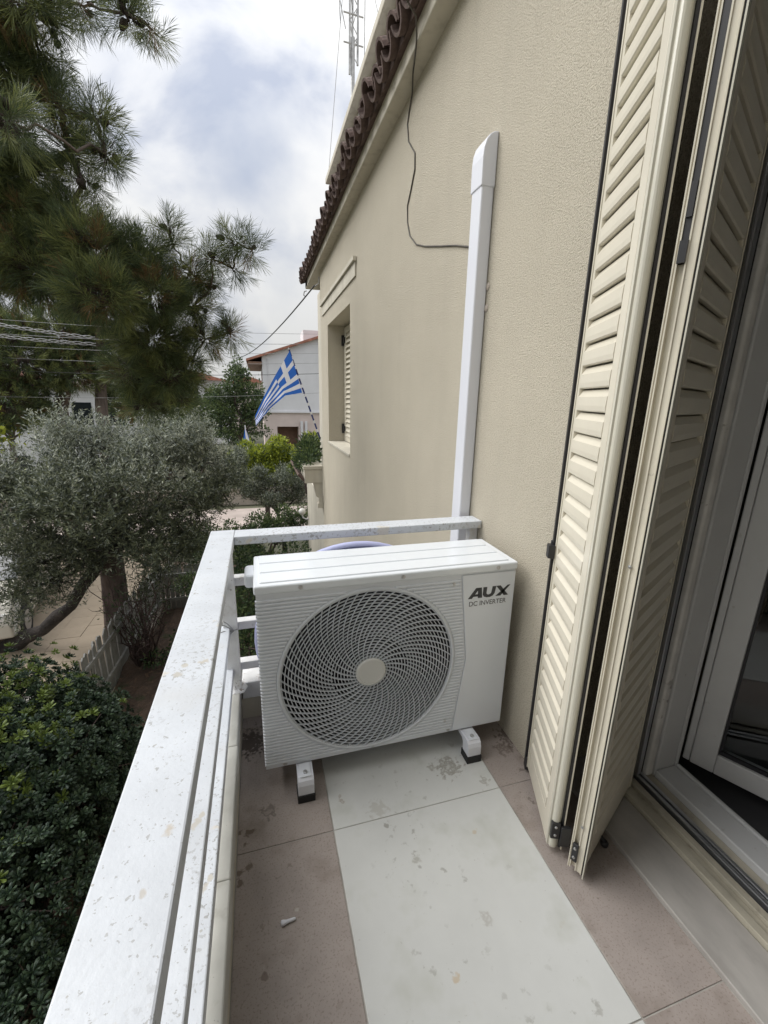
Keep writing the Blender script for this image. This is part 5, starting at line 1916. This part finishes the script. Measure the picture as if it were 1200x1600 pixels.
# hedge and small trees in the garden and beyond
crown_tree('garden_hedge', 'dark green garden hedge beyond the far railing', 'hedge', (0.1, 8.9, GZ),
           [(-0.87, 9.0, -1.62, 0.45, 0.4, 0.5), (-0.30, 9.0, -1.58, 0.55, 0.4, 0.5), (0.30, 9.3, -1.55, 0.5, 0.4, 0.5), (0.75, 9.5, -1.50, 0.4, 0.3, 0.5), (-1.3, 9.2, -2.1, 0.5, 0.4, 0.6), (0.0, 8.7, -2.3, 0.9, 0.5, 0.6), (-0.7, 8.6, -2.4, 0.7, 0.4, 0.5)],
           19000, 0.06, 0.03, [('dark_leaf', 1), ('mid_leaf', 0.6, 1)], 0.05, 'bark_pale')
crown_tree('garden_shrub', 'glossy green shrub just beyond the corner of the railing', 'shrub', (-0.1, 6.6, GZ),
           [(-0.2, 7.2, -1.75, 0.55, 0.5, 0.5), (0.4, 7.3, -1.7, 0.55, 0.45, 0.5), (-0.35, 6.4, -1.9, 0.45, 0.45, 0.6), (0.1, 6.4, -2.2, 0.6, 0.5, 0.6), (-0.3, 5.6, -2.1, 0.4, 0.4, 0.6), (0.3, 5.6, -2.3, 0.6, 0.5, 0.5)],
           12000, 0.06, 0.03, [('dark_leaf', 1), ('mid_leaf', 0.3, 1)], 0.05, 'bark_pale')
crown_tree('garden_shrub', 'low ivy-like shrub on the soil inside the fence', 'shrub', (-1.3, 6.0, GZ),
           [(-1.45, 6.8, -2.75, 0.35, 0.4, 0.28), (-1.1, 7.6, -2.7, 0.4, 0.5, 0.32), (-0.9, 6.2, -2.75, 0.45, 0.5, 0.3)], 3500, 0.06, 0.03, [('dark_leaf', 1), ('mid_leaf', 0.2)], 0.03, 'bark_pale')
SO = [(-0.16,12.00,-1.06, 0.42,0.41,0.39),(0.36,12.00,-0.99, 0.50,0.45,0.39),(0.88,12.00,-1.10, 0.43,0.42,0.40),(0.25,12.00,-1.44, 0.63,0.48,0.32),(0.96,12.00,-1.43, 0.36,0.33,0.29),(-0.58,12.50,-0.77, 0.32,0.38,0.43)]
crown_tree('olive_tree', 'small thin-leaved olive between the hedge and the cross street', 'tree', (0.55, 12.0, GZ), [(x, y, z, 1.15 * a, b, 1.15 * c) for x, y, z, a, b, c in SO], 19000, 0.062, 0.02, [('olive', 1), ('olive_silver', 0.35, 1)], 0.055, 'bark_olive', shell=0.2)
crown_tree('citrus_tree', 'bright yellow-green tree below the big flag', 'tree', (0.1, 14.0, GZ),
           [(0.13,13.4,-0.34, 0.66,0.55,0.45),(-0.38,13.4,-0.58, 0.50,0.42,0.45),(0.62,13.4,-0.60, 0.58,0.43,0.45),(0.08,13.4,-0.85, 0.85,0.54,0.42)], 13000, 0.085, 0.045, [('lime_leaf', 1), ('mid_leaf', 0.25)], 0.08, 'bark_pale')
crown_tree('citrus_tree', 'mid-green leafy tree beside the far house corner', 'tree', (1.3, 10.6, GZ),
           [(1.10,10.4,0.02, 0.36,0.33,0.30),(0.90,10.4,-0.16, 0.30,0.26,0.24),(1.30,10.4,0.21, 0.26,0.24,0.26),(1.2, 10.4, -0.35, 0.45, 0.3, 0.3)], 4200, 0.075, 0.035, [('mid_leaf', 1), ('lime_leaf', 0.35, 1)], 0.06, 'bark_pale')
CY = [(-0.78,20.00,2.22, 0.38,0.49,0.60),(-0.96,20.00,1.43, 0.77,0.77,0.77),(-0.46,20.00,1.04, 0.78,0.74,0.70),(-1.40,20.00,0.75, 0.61,0.65,0.69),(-0.77,20.00,0.35, 1.06,0.95,0.84),(-0.09,20.00,0.50, 0.51,0.65,0.79),(-0.82,20.00,-0.48, 1.08,0.85,0.62)]
crown_tree('conical_tree', 'dark green conical tree left of the big flag', 'tree', (-0.8, 20, GZ), CY, 11000, 0.11, 0.06, [('dark_leaf', 1), ('mid_leaf', 0.8, 1)], 0.12, 'bark_pale')
for i, (x, y, zc, r, mm, lab) in enumerate([
        (-2.6, 21.0, 0.3, 1.1, 'mid_leaf', 'grey-green roundish tree left of the conical tree'),
        (-4.6, 24.0, 0.4, 1.6, 'dark_leaf', 'dark round tree behind the middle of the olive crown'),
        (-10.2, 21.5, 0.7, 1.5, 'mid_leaf', 'tall green tree behind the far pines at left'),
        (-7.2, 12.0, -0.1, 1.3, 'lime_leaf', 'yellowish tree at the left edge above the olive'),
        (-11.5, 20.0, 1.2, 2.2, 'dark_leaf', 'dark tree beyond the left picture edge side of the street'),
        (-5.5, 30.0, 1.0, 2.2, 'dark_leaf', 'distant dark tree in front of the cream block'),
        (-10.0, 36.0, 1.6, 2.8, 'mid_leaf', 'distant tree rising behind the white house at left')]):
    lobes = [(x, y, zc, r, r * .9, r)]
    for k in range(6):
        an = random.uniform(0, 6.28)
        lobes.append((x + r * .7 * math.cos(an), y + r * .6 * math.sin(an), zc + random.uniform(-.5, .7) * r, r * .5, r * .5, r * .5))
    crown_tree('street_tree', lab, 'tree', (x, y, GZ), lobes, 5200, 0.09 + 0.035 * r, 0.05 + 0.02 * r, [(mm, 1), ('mid_leaf', 0.3, 1)], 0.12, 'bark_pale', group='street trees')
# far wood closing the horizon
lobes = [(x, 75 + random.uniform(-8, 8), random.uniform(-2, 1.0), random.uniform(3, 5), 3, random.uniform(2.0, 3.6)) for x in np.linspace(-70, 12, 30)]
P, D, idx = in_lobes(lobes, 26000, 0.4)
V, Fq = leaves(P, D, 0.5 * np.ones(len(P)), 0.3 * np.ones(len(P)))
tag(np_mesh('far_wood', V, Fq, 'dark_leaf'), 'distant band of dark trees closing the horizon', 'trees', kind='stuff')
# plants growing in the terrace planter
pp = thing('planter_plant', 'trailing green plant growing in the terrace planter', 'plant', (0.78, 6.9, 0.30))
P, D, idx = in_lobes([(0.70, 6.8, 0.38, 0.13, 0.2, 0.09), (0.82, 7.1, 0.42, 0.13, 0.25, 0.13), (0.62, 7.0, 0.33, 0.09, 0.25, 0.10), (0.80, 7.5, 0.5, 0.2, 0.3, 0.2)], 1500, 0.1)
D = unit(D + np.array([0, 0, 0.5]))
V, Fq = leaves(P, D, 0.06 * np.ones(len(P)), 0.028 * np.ones(len(P)))
o = np_mesh('foliage', V, Fq, ['mid_leaf', 'dark_leaf'], pp, (rng.random(len(P)) < 0.5).astype(int))
o['kind'] = 'stuff'
g = MB()
for k in range(8):
    branch(g, (0.76 + random.uniform(-.05, .05), 6.8 + k * 0.06, 0.28), (0.75 + random.uniform(-.12, .12), 6.8 + k * 0.07, 0.45), 0.008, 0.003, 0.1, 5, 5)
g.build('stems', 'twig', pp)

# ================================================================== SMALL THINGS ON THE FLOOR
wp = MB()
wp.lathe([(0.004, 0), (0.0070, 0.0015), (0.0068, 0.006), (0.0046, 0.014), (0.0036, 0.034), (0.0024, 0.038)], (-0.012, 0.838, 0.0065), (1, 0.10, -0.06), 12)
tag(wp.build('wall_plug', 'pvc', smooth=True), 'small white plastic wall plug lying on the brown floor tile', 'plug')
